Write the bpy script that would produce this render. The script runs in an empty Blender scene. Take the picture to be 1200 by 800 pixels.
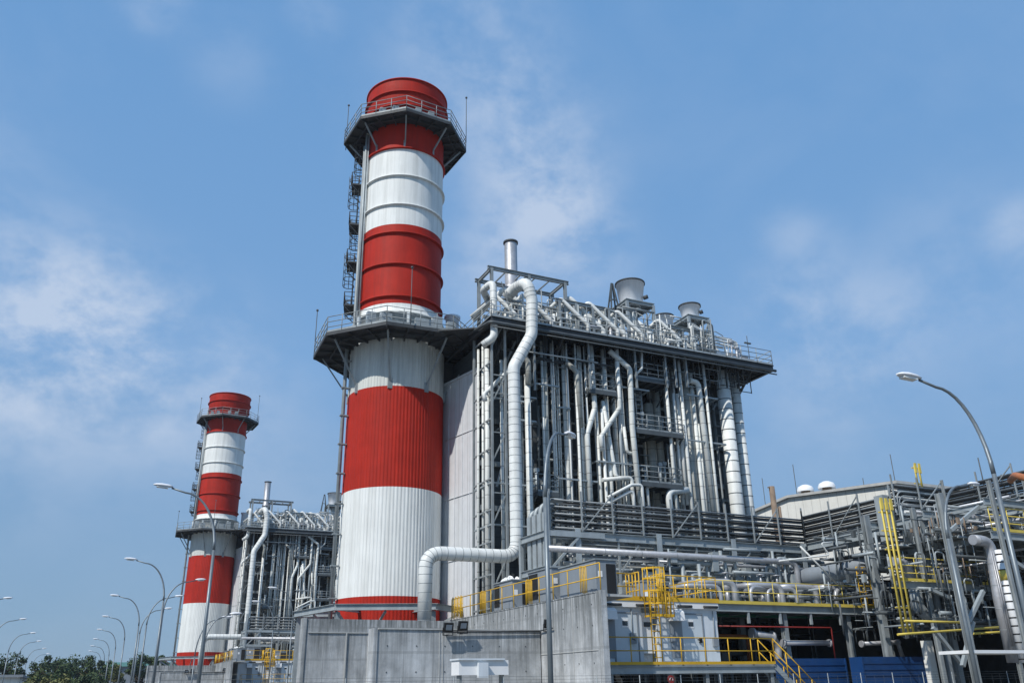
import bpy, math, random
from mathutils import Vector, Matrix
R = math.radians
rnd = random.Random(11)
sc = bpy.context.scene
COL = sc.collection

# ------------------------------------------------------------------ camera
FPX = 994.0; PITCH = R(22.1); ROLL = R(0.93); YAW = R(25.7); CZ = 1.7
fw = Vector((math.sin(YAW)*math.cos(PITCH), math.cos(YAW)*math.cos(PITCH), math.sin(PITCH)))
rt0 = Vector((math.cos(YAW), -math.sin(YAW), 0)); up0 = rt0.cross(fw)
rt = rt0*math.cos(ROLL) - up0*math.sin(ROLL); up = up0*math.cos(ROLL) + rt0*math.sin(ROLL)
cam = bpy.data.cameras.new('camera'); co = bpy.data.objects.new('camera', cam); COL.objects.link(co)
m = Matrix((rt, up, -fw)).transposed().to_4x4(); m.translation = (0, 0, CZ); co.matrix_world = m
cam.sensor_fit = 'HORIZONTAL'; cam.sensor_width = 36; cam.lens = 36*FPX/1200; cam.clip_start = .1; cam.clip_end = 5000
sc.camera = co

def A(px, py, X=None, Y=None, Z=None):
    d = fw + rt*((px-600)/FPX) + up*((400-py)/FPX)
    t = X/d.x if X is not None else (Y/d.y if Y is not None else (Z-CZ)/d.z)
    return Vector((d.x*t, d.y*t, d.z*t+CZ))
def depth(p): return (Vector(p)-Vector((0, 0, CZ))).dot(fw)
def rpx(p, w): return w/2*depth(p)/FPX

# ------------------------------------------------------------------ materials
M = {}
def mat(name, c, rough=.6, metal=0., var=.12, scale=1.5, streak=0., streak_c=None, bump=0., seam=None, seam_c=(.1, .1, .1),
        vseam=None, panel=None, spec=.4, rust=0., mottle=0., fine=False):
    mt = bpy.data.materials.new(name); mt.use_nodes = True; nt = mt.node_tree; N = nt.nodes; L = nt.links
    b = N['Principled BSDF']; b.inputs['Roughness'].default_value = rough; b.inputs['Metallic'].default_value = metal
    b.inputs['Specular IOR Level'].default_value = spec
    tc = N.new('ShaderNodeTexCoord'); geo = N.new('ShaderNodeNewGeometry')
    obj = geo.outputs['Position']
    def rgb(col):
        n = N.new('ShaderNodeRGB'); n.outputs[0].default_value = (*col, 1); return n.outputs[0]
    def noise(vec, s, det=4, ro=.55):
        n = N.new('ShaderNodeTexNoise'); n.inputs['Scale'].default_value = s; n.inputs['Detail'].default_value = det
        n.inputs['Roughness'].default_value = ro; L.new(vec, n.inputs['Vector']); return n.outputs['Fac']
    def ramp(f, a, bb):
        n = N.new('ShaderNodeMapRange'); n.inputs['From Min'].default_value = a; n.inputs['From Max'].default_value = bb
        L.new(f, n.inputs['Value']); return n.outputs[0]
    def mth(op, a, bb):
        n = N.new('ShaderNodeMath'); n.operation = op
        for i, v in enumerate((a, bb)):
            if isinstance(v, (int, float)): n.inputs[i].default_value = v
            else: L.new(v, n.inputs[i])
        return n.outputs[0]
    def mix(f, a, bb):
        n = N.new('ShaderNodeMix'); n.data_type = 'RGBA'
        if isinstance(f, (int, float)): n.inputs['Factor'].default_value = f
        else: L.new(f, n.inputs['Factor'])
        L.new(a, n.inputs[6]); L.new(bb, n.inputs[7]); return n.outputs[2]
    cur = rgb(c)
    n1 = noise(obj, scale, 5)
    cur = mix(ramp(n1, .3, .7), mix(1.0, cur, rgb([v*(1-var) for v in c])), mix(1.0, cur, rgb([min(1, v*(1+var)) for v in c])))
    if mottle:
        cur = mix(mth('MULTIPLY', ramp(noise(obj, .7, 6, .7), .45, .75), mottle), cur, rgb([v*.45 for v in c]))
    if streak:
        mp = N.new('ShaderNodeMapping'); mp.inputs['Scale'].default_value = (2.6, 2.6, .12); L.new(obj, mp.inputs[0])
        s = ramp(noise(mp.outputs[0], 1.2, 6, .7), .43, .68)
        if fine:      # drips broken up by a slow patchy mask, lime washed areas
            m2 = N.new('ShaderNodeMapping'); m2.inputs['Scale'].default_value = (.8, .8, .3); L.new(obj, m2.inputs[0])
            s = mth('MULTIPLY', s, ramp(noise(m2.outputs[0], .8, 3), .28, .55))
            m3 = N.new('ShaderNodeMapping'); m3.inputs['Scale'].default_value = (1.2, 1.2, .5); m3.inputs['Location'].default_value = (7, 3, 1); L.new(obj, m3.inputs[0])
            cur = mix(mth('MULTIPLY', ramp(noise(m3.outputs[0], 1.1, 7, .75), .5, .72), .7), cur, rgb((.62, .63, .62)))
            cur = mix(mth('MULTIPLY', ramp(noise(obj, 9, 3, .6), .6, .75), .3), cur, rgb((.2, .2, .2)))
            s0 = N.new('ShaderNodeSeparateXYZ'); L.new(obj, s0.inputs[0])
            m4 = N.new('ShaderNodeMapping'); m4.inputs['Scale'].default_value = (7, 7, .35); L.new(obj, m4.inputs[0])
            dr = ramp(noise(m4.outputs[0], 1.0, 5, .7), .38, .58); lo = mth('ADD', ramp(s0.outputs[2], 2.2, 5.0), mth('MULTIPLY', ramp(s0.outputs[2], 1.6, 0), .6))
            cur = mix(mth('MULTIPLY', mth('MULTIPLY', dr, lo), .85), cur, rgb((.09, .1, .1)))
        cur = mix(mth('MULTIPLY', s, streak), cur, rgb(streak_c or [v*.4 for v in c]))
    if rust:
        mp = N.new('ShaderNodeMapping'); mp.inputs['Scale'].default_value = (1, 1, .35); L.new(obj, mp.inputs[0])
        s = ramp(noise(mp.outputs[0], 1.1, 6, .7), .60, .72)
        cur = mix(mth('MULTIPLY', s, rust), cur, rgb((.16, .08, .035)))
    sx = N.new('ShaderNodeSeparateXYZ'); L.new(obj, sx.inputs[0])
    if seam:      # joints of the cladding every «seam» metres of height
        fr = mth('FRACT', mth('MULTIPLY', sx.outputs[2], 1/seam), 0); s = mth('LESS_THAN', fr, .07)
        cur = mix(mth('MULTIPLY', s, .35 if fine else .6), cur, rgb(seam_c))
    if vseam:
        fr = mth('FRACT', mth('MULTIPLY', mth('ADD', sx.outputs[0], sx.outputs[1]), 1/vseam), 0); s = mth('LESS_THAN', fr, .03 if fine else .06)
        cur = mix(mth('MULTIPLY', s, .5), cur, rgb(seam_c))
    L.new(cur, b.inputs['Base Color'])
    rr = ramp(noise(obj, 6, 3), .2, .8)
    L.new(mth('ADD', mth('MULTIPLY', rr, .2), rough-.1), b.inputs['Roughness'])
    if bump:
        bp = N.new('ShaderNodeBump'); bp.inputs['Strength'].default_value = bump; bp.inputs['Distance'].default_value = .03
        L.new(noise(obj, 5, 6, .7), bp.inputs['Height']); L.new(bp.outputs[0], b.inputs['Normal'])
    M[name] = mt; return mt

mat('white_stack', (.72, .74, .72), .6, spec=.2, mottle=.06, streak=.42, streak_c=(.36, .37, .35), var=.05, scale=.6)
mat('dirty_white_stack', (.58, .60, .57), .6, spec=.2, streak=.6, streak_c=(.30, .31, .30), var=.1, scale=.5)
mat('red_stack', (.40, .024, .013), .6, spec=.15, mottle=.38, streak=.5, streak_c=(.22, .02, .014), var=.1, scale=.5)
mat('clad', (.68, .70, .67), .5, metal=.0, seam=.9, seam_c=(.16, .16, .15), streak=.45, streak_c=(.3, .29, .26), var=.12)
mat('clad_plain', (.68, .70, .68), .48, metal=.0, streak=.3, streak_c=(.3, .29, .26), var=.1)
mat('clad_dirty', (.40, .41, .38), .55, metal=.05, seam=.9, seam_c=(.12, .12, .11), streak=.6, streak_c=(.2, .19, .16), rust=.55, var=.2)
mat('alu', (.40, .41, .43), .45, metal=.45, var=.12, scale=3)
mat('alu_white', (.78, .80, .83), .42, metal=.0, streak=.2, var=.06)
mat('duct', (.60, .62, .64), .5, metal=.05, streak=.3, streak_c=(.36, .38, .39), vseam=.82, seam_c=(.3, .3, .3), var=.06)
mat('galv', (.27, .30, .31), .6, metal=.2, var=.18, streak=.3, rust=.1)
mat('galv_light', (.33, .37, .385), .55, metal=.2, var=.15, streak=.25)
mat('steel', (.085, .098, .105), .6, metal=.2, var=.2, rust=.1)
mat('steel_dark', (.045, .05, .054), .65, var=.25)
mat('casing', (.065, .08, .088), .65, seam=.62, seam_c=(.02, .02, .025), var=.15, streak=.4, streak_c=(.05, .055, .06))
mat('dark', (.025, .027, .03), .8)
mat('black', (.012, .012, .012), .6)
mat('tray', (.17, .19, .205), .5, metal=.3, var=.2)
mat('yellow', (.60, .36, .02), .5, var=.1, streak=.15, rust=.1)
mat('yellow_pale', (.60, .47, .09), .5, var=.12, rust=.12)
mat('red', (.2, .018, .014), .5)
mat('orange', (.36, .13, .05), .6, var=.2)
mat('green', (.02, .15, .09), .5)
mat('blue', (.008, .045, .155), .45, var=.15, streak=.25, streak_c=(.02, .06, .13))
mat('cabin', (.60, .65, .69), .5, streak=.22, streak_c=(.28, .31, .33), var=.05)
mat('door', (.52, .58, .62), .5, var=.05)
mat('panel_grey', (.22, .25, .28), .55, var=.06, streak=.2)
mat('cream', (.74, .74, .69), .6, streak=.2, streak_c=(.38, .38, .34), var=.05, vseam=1.0, seam_c=(.3, .3, .28))
mat('cream_roof', (.45, .45, .43), .6)
mat('paint_white', (.74, .75, .75), .45, var=.05)
mat('lamp_grey', (.17, .20, .22), .45, metal=.4, var=.12)
mat('lamp_lens', (.7, .72, .7), .25)
mat('rusty', (.20, .15, .11), .8, var=.3, rust=.8)
mat('concrete', (.47, .49, .50), .85, streak=.85, streak_c=(.13, .14, .14), bump=.5, var=.22, scale=1.3, mottle=.7, vseam=1.27, seam=1.5, seam_c=(.2, .21, .21), fine=True)
mat('concrete_edge', (.42, .43, .42), .85, streak=.3, bump=.2, var=.1)
mat('asphalt', (.05, .05, .052), .9, bump=.3)
mat('kerb', (.35, .35, .34), .85)
mat('marking', (.7, .7, .68), .7)
mat('gravel', (.16, .155, .14), .95, bump=.5, var=.3)
mat('bark', (.09, .065, .045), .9)
mat('leaf', (.045, .075, .022), .75, var=.55, scale=.8)
mat('leaf_dark', (.03, .055, .02), .75, var=.5, scale=.8)
mat('leaf_yellow', (.11, .115, .03), .75, var=.5, scale=.8)
mat('green_roof', (.06, .16, .13), .6)
mat('glass', (.03, .04, .05), .15)

# ------------------------------------------------------------------ mesh builder
class MB:
    def __init__(s): s.v = []; s.f = []; s.mi = []; s.sm = []; s.cur = 0
    def face(s, idx, smooth=False): s.f.append(idx); s.mi.append(s.cur); s.sm.append(smooth)
    def box(s, x0, x1, y0, y1, z0, z1):
        n = len(s.v); s.v += [(x, y, z) for z in (z0, z1) for y in (y0, y1) for x in (x0, x1)]
        for q in ((0, 2, 3, 1), (4, 5, 7, 6), (0, 1, 5, 4), (2, 6, 7, 3), (0, 4, 6, 2), (1, 3, 7, 5)): s.face([n+i for i in q])
        return s
    def prism(s, foot, z0, z1):
        n = len(s.v); k = len(foot)
        s.v += [(x, y, z0) for x, y in foot] + [(x, y, z1) for x, y in foot]
        s.face([n+i for i in range(k)][::-1]); s.face([n+k+i for i in range(k)])
        for i in range(k): j = (i+1) % k; s.face([n+i, n+j, n+k+j, n+k+i])
        return s
    def extr(s, pts, d):      # planar outline swept by vector d
        n = len(s.v); k = len(pts); d = Vector(d); pts = [Vector(p) for p in pts]
        s.v += [tuple(p) for p in pts] + [tuple(p+d) for p in pts]
        s.face([n+i for i in range(k)][::-1]); s.face([n+k+i for i in range(k)])
        for i in range(k): j = (i+1) % k; s.face([n+i, n+j, n+k+j, n+k+i])
        return s
    def frame(s, p, q):
        d = (q-p).normalized(); r = Vector((0, 0, 1))
        if abs(d.z) > .95: r = Vector((0, 1, 0))
        a = d.cross(r).normalized(); return d, a, a.cross(d).normalized()
    def beam(s, p, q, w, h=None):
        p, q = Vector(p), Vector(q); h = h or w; d, a, b = s.frame(p, q); n = len(s.v)
        for e in (p, q):
            for i, j in ((-1, -1), (1, -1), (1, 1), (-1, 1)): s.v.append(tuple(e+a*(i*w/2)+b*(j*h/2)))
        s.face([n, n+1, n+2, n+3][::-1]); s.face([n+4, n+5, n+6, n+7])
        for i in range(4): j = (i+1) % 4; s.face([n+i, n+j, n+4+j, n+4+i])
        return s
    def ibeam(s, p, q, w, h, t=.025):
        p, q = Vector(p), Vector(q); d, a, b = s.frame(p, q)
        s.beam(p, q, t, h-2*t); s.beam(p+b*(h/2-t/2), q+b*(h/2-t/2), w, t); s.beam(p-b*(h/2-t/2), q-b*(h/2-t/2), w, t); return s
    def ring(s, c, d, r, n, a=None):
        if a is None: a = d.orthogonal().normalized()
        b = d.cross(a).normalized(); k = len(s.v)
        for i in range(n):
            t = 2*math.pi*i/n; s.v.append(tuple(c+a*(r*math.cos(t))+b*(r*math.sin(t))))
        return k
    def cyl(s, p, q, r, r2=None, n=12, caps=True, smooth=True):
        p, q = Vector(p), Vector(q); r2 = r if r2 is None else r2; d = (q-p).normalized(); a = d.orthogonal().normalized()
        k0 = s.ring(p, d, r, n, a); k1 = s.ring(q, d, r2, n, a)
        for i in range(n): j = (i+1) % n; s.face([k0+i, k0+j, k1+j, k1+i], smooth)
        if caps: s.face([k0+i for i in range(n)][::-1]); s.face([k1+i for i in range(n)])
        return s
    def tube(s, pts, r, n=10, R_=None, seams=0, taper=None):
        pts = [Vector(p) for p in pts]; R_ = R_ if R_ is not None else 2.2*r
        out = [pts[0]]
        for i in range(1, len(pts)-1):
            a, b, c = pts[i-1], pts[i], pts[i+1]; u = (a-b); w = (c-b); lu, lw = u.length, w.length
            if lu < 1e-5 or lw < 1e-5: continue
            u /= lu; w /= lw; ang = u.angle(w)
            if ang > 3.05: out.append(b); continue
            t = min(R_/math.tan(ang/2), lu*.49, lw*.49)
            p0, p1 = b+u*t, b+w*t
            for k in range(7):
                f = k/6; out.append(p0*(1-f)**2 + b*2*f*(1-f) + p1*f*f)
        out.append(pts[-1])
        d = (out[1]-out[0]).normalized(); a = d.orthogonal().normalized(); ks = []
        for i, p in enumerate(out):
            if i == 0: dd = (out[1]-out[0]).normalized()
            elif i == len(out)-1: dd = (out[-1]-out[-2]).normalized()
            else: dd = ((out[i+1]-p).normalized()+(p-out[i-1]).normalized()).normalized()
            a = (a-dd*a.dot(dd)).normalized()
            rr = r if taper is None else r+(taper-r)*i/(len(out)-1)
            ks.append(s.ring(p, dd, rr, n, a))
        for k0, k1 in zip(ks, ks[1:]):
            for i in range(n): j = (i+1) % n; s.face([k0+i, k0+j, k1+j, k1+i], True)
        s.face([ks[0]+i for i in range(n)][::-1]); s.face([ks[-1]+i for i in range(n)])
        if seams:
            for p, q in zip(out, out[1:]):
                L_ = (q-p).length; c = int(L_/seams)
                if L_ < seams*.4: continue
                for i in range(c+1):
                    e = p+(q-p)*((i+.5)/(c+1)); dd = (q-p).normalized(); s.cur = 1; s.cyl(e-dd*.014, e+dd*.014, r*1.02, n=n); s.cur = 0
        return s
    def lathe(s, c, prof, n=32, ph=0., smooth=True, closed=False):
        ks = []
        for r, z in prof:
            k = len(s.v); ks.append(k)
            for i in range(n):
                t = ph+2*math.pi*i/n; s.v.append((c[0]+r*math.cos(t), c[1]+r*math.sin(t), c[2]+z))
        for k0, k1 in zip(ks, ks[1:]):
            for i in range(n): j = (i+1) % n; s.face([k0+i, k0+j, k1+j, k1+i], smooth)
        return s
    def rail(s, pts, h=1.1, sp=1.5, r=.025, mids=1, toe=0, closed=False, verts=0):
        pts = [Vector(p) for p in pts]
        if closed: pts = pts+[pts[0]]
        Z = Vector((0, 0, 1))
        for p, q in zip(pts, pts[1:]):
            L_ = (q-p).length; k = max(1, round(L_/sp))
            for i in range(k+1): e = p+(q-p)*(i/k); s.cyl(e, e+Z*h, r, n=5)
            for m_ in range(mids+1):
                hh = h*(m_+1)/(mids+1); s.cyl(p+Z*hh, q+Z*hh, r, n=5)
            if toe: s.beam(p+Z*toe/2, q+Z*toe/2, .02, toe)
            if verts:
                for i in range(int(L_/verts)): e = p+(q-p)*((i+.5)*verts/L_); s.cyl(e, e+Z*h, r*.5, n=4)
        return s
    def sphere(s, c, rx, ry, rz, nu=14, nv=8):
        ks = []
        for j in range(nv+1):
            ph = -math.pi/2+math.pi*j/nv; k = len(s.v); ks.append(k)
            for i in range(nu):
                t = 2*math.pi*i/nu; rr = max(math.cos(ph), 1e-3)
                s.v.append((c[0]+rx*rr*math.cos(t), c[1]+ry*rr*math.sin(t), c[2]+rz*math.sin(ph)))
        for k0, k1 in zip(ks, ks[1:]):
            for i in range(nu): j = (i+1) % nu; s.face([k0+i, k0+j, k1+j, k1+i], True)
        return s
    def build(s, name, mats, parent=None):
        me = bpy.data.meshes.new(name)
        off = parent_origin(parent)
        me.from_pydata([(x-off[0], y-off[1], z-off[2]) for x, y, z in s.v], [], s.f)
        mats = mats if isinstance(mats, (list, tuple)) else [mats]
        for m_ in mats: me.materials.append(M[m_])
        me.polygons.foreach_set('material_index', s.mi); me.polygons.foreach_set('use_smooth', s.sm); me.update()
        o = bpy.data.objects.new(name, me); COL.objects.link(o)
        if parent: o.parent = parent
        return o
def parent_origin(p):
    v = Vector((0, 0, 0))
    while p is not None: v += p.location; p = p.parent
    return v
def tag(o, label=None, cat=None, group=None, kind=None):
    for k, v in (('label', label), ('category', cat), ('group', group), ('kind', kind)):
        if v: o[k] = v
    return o
UNIT = []
def thing(name, loc, label, cat, group=None, unit=False):
    o = bpy.data.objects.new(name, None); COL.objects.link(o); o.location = loc; o.empty_display_size = .3
    tag(o, label, cat, group)
    if unit: UNIT.append(o)
    return o
def solo(o, label, cat, group=None, unit=False):
    tag(o, label, cat, group)
    if unit: UNIT.append(o)
    return o
def children(o): return [c for c in COL.objects if c.parent == o]
CH = {}
def copy_tree(o, parent=None):
    c = o.copy(); COL.objects.link(c); c.parent = parent
    for ch in CH.get(o.name, []): copy_tree(ch, c)
    return c

# ------------------------------------------------------------------ ground, road
def struct(o): o['kind'] = 'structure'; return o
struct(MB().box(-1200, 1200, -200, 2200, -.5, 0).build('ground', 'gravel'))
struct(MB().box(-8.5, 3.2, -60, 900, .004, .008).build('road', 'asphalt'))
k = MB(); k.box(3.2, 3.4, -60, 900, 0, .14); k.box(-8.7, -8.5, -60, 900, 0, .14); struct(k.build('kerb', 'kerb'))
k = MB()
for i in range(60): k.box(-2.75, -2.6, -50+i*8, -47+i*8, .012, .014)
k.box(2.85, 2.97, -60, 500, .012, .014); k.box(-8.25, -8.13, -60, 500, .012, .014)
struct(k.build('road_marking', 'marking'))

# ------------------------------------------------------------------ chimney stack
SX, SY = 17.35, 55.2
def pol(r, a, z): return Vector((SX+r*math.cos(R(a)), SY+r*math.sin(R(a)), z))
def chimney():
    t = thing('chimney_stack', (SX, SY, 0), 'near red and white banded chimney, by far the taller and wider in view', 'chimney',
              'red and white banded chimneys', unit=True)
    # corrugated lower shell, true flutes
    s = MB(); nr = 90; r0 = 3.34
    ang = []; rad = []
    for i in range(nr):
        b = 360*i/nr; w = 360/nr
        ang += [b, b+w*.12, b+w*.5, b+w*.62]; rad += [r0, r0+.018, r0+.018, r0]
    zs = [(3.6, 'red'), (6.95, 'w'), (13.7, 'red'), (20.54, 'dw'), (24.2, None)]
    mi = {'red': 0, 'w': 1, 'dw': 2}
    rows = []
    for z, _ in zs:
        k0 = len(s.v); rows.append(k0)
        for a, r in zip(ang, rad): s.v.append(tuple(pol(r, a, z)))
    n = len(ang)
    for q in range(4):
        s.cur = mi[zs[q][1]]
        for i in range(n): j = (i+1) % n; s.face([rows[q]+i, rows[q]+j, rows[q+1]+j, rows[q+1]+i])
    s.build('lower_shell', ['red_stack', 'white_stack', 'dirty_white_stack'], t)
    bs = MB().lathe((SX, SY, 0), [(2.9, .0), (2.9, 3.8), (3.3, 3.8)], 48); bs.build('base_ring', 'galv_light', t)
    s = MB(); C = (SX, SY, 0); r1 = 3.04; n = 72
    s.cur = 2; s.lathe(C, [(3.3, 24.0), (3.3, 25.95), (3.34, 25.95), (3.34, 26.1), (r1+.16, 26.1)], n)
    s.cur = 1; s.lathe(C, [(r1+.16, 26.1), (r1, 26.2), (r1, 26.8)], n)
    s.cur = 0; s.lathe(C, [(r1, 26.8), (r1, 33.15)], n)
    s.cur = 1; s.lathe(C, [(r1, 33.15), (r1, 39.8)], n)
    s.cur = 0; s.lathe(C, [(r1, 39.8), (r1, 43.6), (3.2, 43.9), (3.2, 46.2)], n)
    s.cur = 3; s.lathe(C, [(3.05, 46.2), (3.05, 44.0), (2.85, 43.8), (2.85, 40)], n)
    s.build('upper_shell', ['red_stack', 'white_stack', 'dirty_white_stack', 'steel_dark'], t)
    for z in (27.4, 29.95, 32.5, 34.85, 37.35, 39.8, 42.35, 43.75, 44.95, 46.2):
        rr = r1 if z < 43 else (3.2 if z > 43.8 else 3.09); e = .17 if z < 45 else .1
        g = MB(); g.lathe(C, [(rr, z-.11), (rr+e, z-.10), (rr+e, z-.02), (rr, z+.0)], n)
        if z > 45.5: g.lathe(C, [(rr+e, z-.02), (rr-.15, z+.02)], n)
        g.build('stiffener_ring', 'white_stack' if 33.2 < z < 39.7 else 'red_stack', t)
    # platforms
    def plat(z, rin, rout, ph, hb):
        p = MB(); cs = [pol(rout, ph+45*i, z) for i in range(8)]
        ci = [pol(rin, ph+45*i, z) for i in range(8)]
        for i in range(8):
            j = (i+1) % 8; p.extr([ci[i], cs[i], cs[j], ci[j]], (0, 0, .06))
        for i in range(8):
            j = (i+1) % 8
            p.beam(cs[i]-Vector((0, 0, .05)), cs[j]-Vector((0, 0, .05)), .08, .24)
            a_, b_ = ci[i].lerp(cs[i], .55), ci[j].lerp(cs[j], .55)
            p.beam(a_-Vector((0, 0, .12)), b_-Vector((0, 0, .12)), .08, .2)
            p.beam(ci[i]-Vector((0, 0, .14)), cs[i]-Vector((0, 0, .14)), .07, .22)
            for f in (.33, .67):
                p.beam(ci[i].lerp(ci[j], f)-Vector((0, 0, .12)), cs[i].lerp(cs[j], f)-Vector((0, 0, .12)), .07, .18)
            if i % 2: p.beam(a_-Vector((0, 0, .2)), cs[j]-Vector((0, 0, .2)), .05, .05)
        po = p.build('platform', 'steel_dark', t)
        rl = MB().rail([c+Vector((0, 0, .06)) for c in cs], 1.15, 1.3, .03, 2, .15, closed=True); rl.build('railing', 'galv', po)
        for i in range(8):
            b = MB(); b.beam(ci[i].lerp(cs[i], .75)-Vector((0, 0, .2)), pol(rin-.15, ph+45*i, z-hb), .1, .1)
            b.beam(pol(rin-.12, ph+45*i, z-hb-.35), pol(rin-.12, ph+45*i, z-hb+.35), .3, .2)
            b.build('bracket', 'galv', po)
        return cs
    c1 = plat(24.0, 3.45, 6.05, -115, 3.3)
    c2 = plat(42.0, 3.06, 4.85, -108, 1.9)
    # equipment boxes on the platforms
    MB().box(14.6, 15.3, 50.2, 50.7, 24.1, 24.9).build('cabinet', 'galv_light', t); MB().box(17.0, 18.3, 50.3, 50.6, 24.1, 25.0).build('cabinet', 'galv_light', t)
    for a in range(-150, -20, 26): MB().cyl(pol(4.1, a, 24.1), pol(4.1, a, 25.6), .16, n=8).build('standpipe', 'galv_light', t)
    for a in (-130, -75, -60): MB().box(*(lambda q: (q.x-.3, q.x+.3, q.y-.2, q.y+.2, 24.1, 25.3))(pol(4.9, a, 0))).build('cabinet', 'galv_light', t)
    for a in (-135, -120, -95, -80): MB().box(*(lambda q: (q.x-.22, q.x+.22, q.y-.2, q.y+.2, 42.1, 42.8))(pol(4.0, a, 0))).build('beacon_box', 'galv_light', t)
    # ladder with hoops on the left, drain pipe and conduit
    la = 163; l = MB()
    def lad(z0, z1, r, a):
        for da in (-2.8, 2.8): l.cyl(pol(r, a+da, z0), pol(r, a+da, z1), .05, n=5)
        z = z0
        while z < z1: l.cyl(pol(r, a-2.8, z), pol(r, a+2.8, z), .02, n=4); z += .35
        z = z0+1.8
        while z < z1:
            c = pol(r+.3, a, z)
            for i in range(8):
                p1, p2 = [c+Vector((.42*math.cos(R(q)), .42*math.sin(R(q)), 0)) for q in (45*i, 45*i+45)]
                l.cyl(p1, p2, .03, n=4)
            z += .6
        for i in range(5):
            c = pol(r+.3, a, 0); q = a-90+45*i; d = Vector((.42*math.cos(R(q)), .42*math.sin(R(q)), 0))
            l.cyl(c+d+Vector((0, 0, z0+1.8)), c+d+Vector((0, 0, z1)), .025, n=4)
    stops = [25.2, 27.4, 30.9, 34.1, 37.6, 41.8]
    for i, (z0, z1) in enumerate(zip(stops, stops[1:])): lad(z0, z1+1.0, 3.5 if i % 2 else 3.25, la+(4 if i % 2 else -5))
    lo = l.build('ladder', 'steel', t)
    for z in stops[1:-1]:
        p = MB(); q = [pol(3.0, la-15, z), pol(4.1, la-11, z), pol(4.1, la+12, z), pol(3.0, la+15, z)]
        p.extr(q, (0, 0, .1)); p.rail([q[0], q[1], q[2], q[3]], 1.1, .8, .03, 2, .12)
        p.beam(q[1], pol(3.0, la-10, z-1.1), .06); p.beam(q[2], pol(3.0, la+10, z-1.1), .06); p.beam(q[0], q[3], .1)
        p.build('rest_platform', 'steel_dark', lo)
    d = MB(); d.tube([pol(3.75, 181, 2.5), pol(3.75, 181, 23.9), pol(3.3, 181, 25.2), pol(3.3, 181, 41)], .13, 8)
    for z in range(5, 24, 2): d.beam(pol(3.4, 181, z), pol(3.95, 181, z), .3, .08)
    d.build('conduit', 'galv', t)
    d = MB(); d.tube([pol(3.3, 186.5, 24.4), pol(3.3, 186.5, 43.4)], .10, 8)
    d.tube([pol(3.2, 190, 25), pol(3.2, 190, 43)], .06, 6); d.build('cable_riser', 'galv_light', t)
    for p_, z, h in ((c1[5] if 0 else pol(6.2, 150, 0), 24, 3.9), (pol(4.9, 150, 0), 42, 4.4), (pol(4.9, -30, 0), 42, 4.4), (pol(5.9, -100, 0), 24, 4.2)):
        q = MB(); q.cyl((p_.x, p_.y, z), (p_.x, p_.y, z+h), .03, n=5); q.sphere((p_.x, p_.y, z+h), .1, .1, .1, 6, 4); q.build('lightning_rod', 'steel', t)
    f = MB()
    for a0 in range(-34, 326, 60):
        f.ibeam(pol(5.9, a0-105, 6.15), pol(5.9, a0-45, 6.15), .25, .36); f.ibeam(pol(3.0, a0-105, 6.15), pol(5.9, a0-105, 6.15), .2, .3)
        f.beam(pol(5.7, a0-105, 5.9), pol(3.1, a0-105, 4.2), .15); f.beam(pol(5.1, a0-75, 5.9), pol(3.1, a0-90, 4.8), .12)
        f.ibeam(pol(5.6, a0-105, 5.9), pol(5.6, a0-105, 0), .26, .26)
    f.build('support_frame', 'galv_light', t)
chimney()

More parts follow.
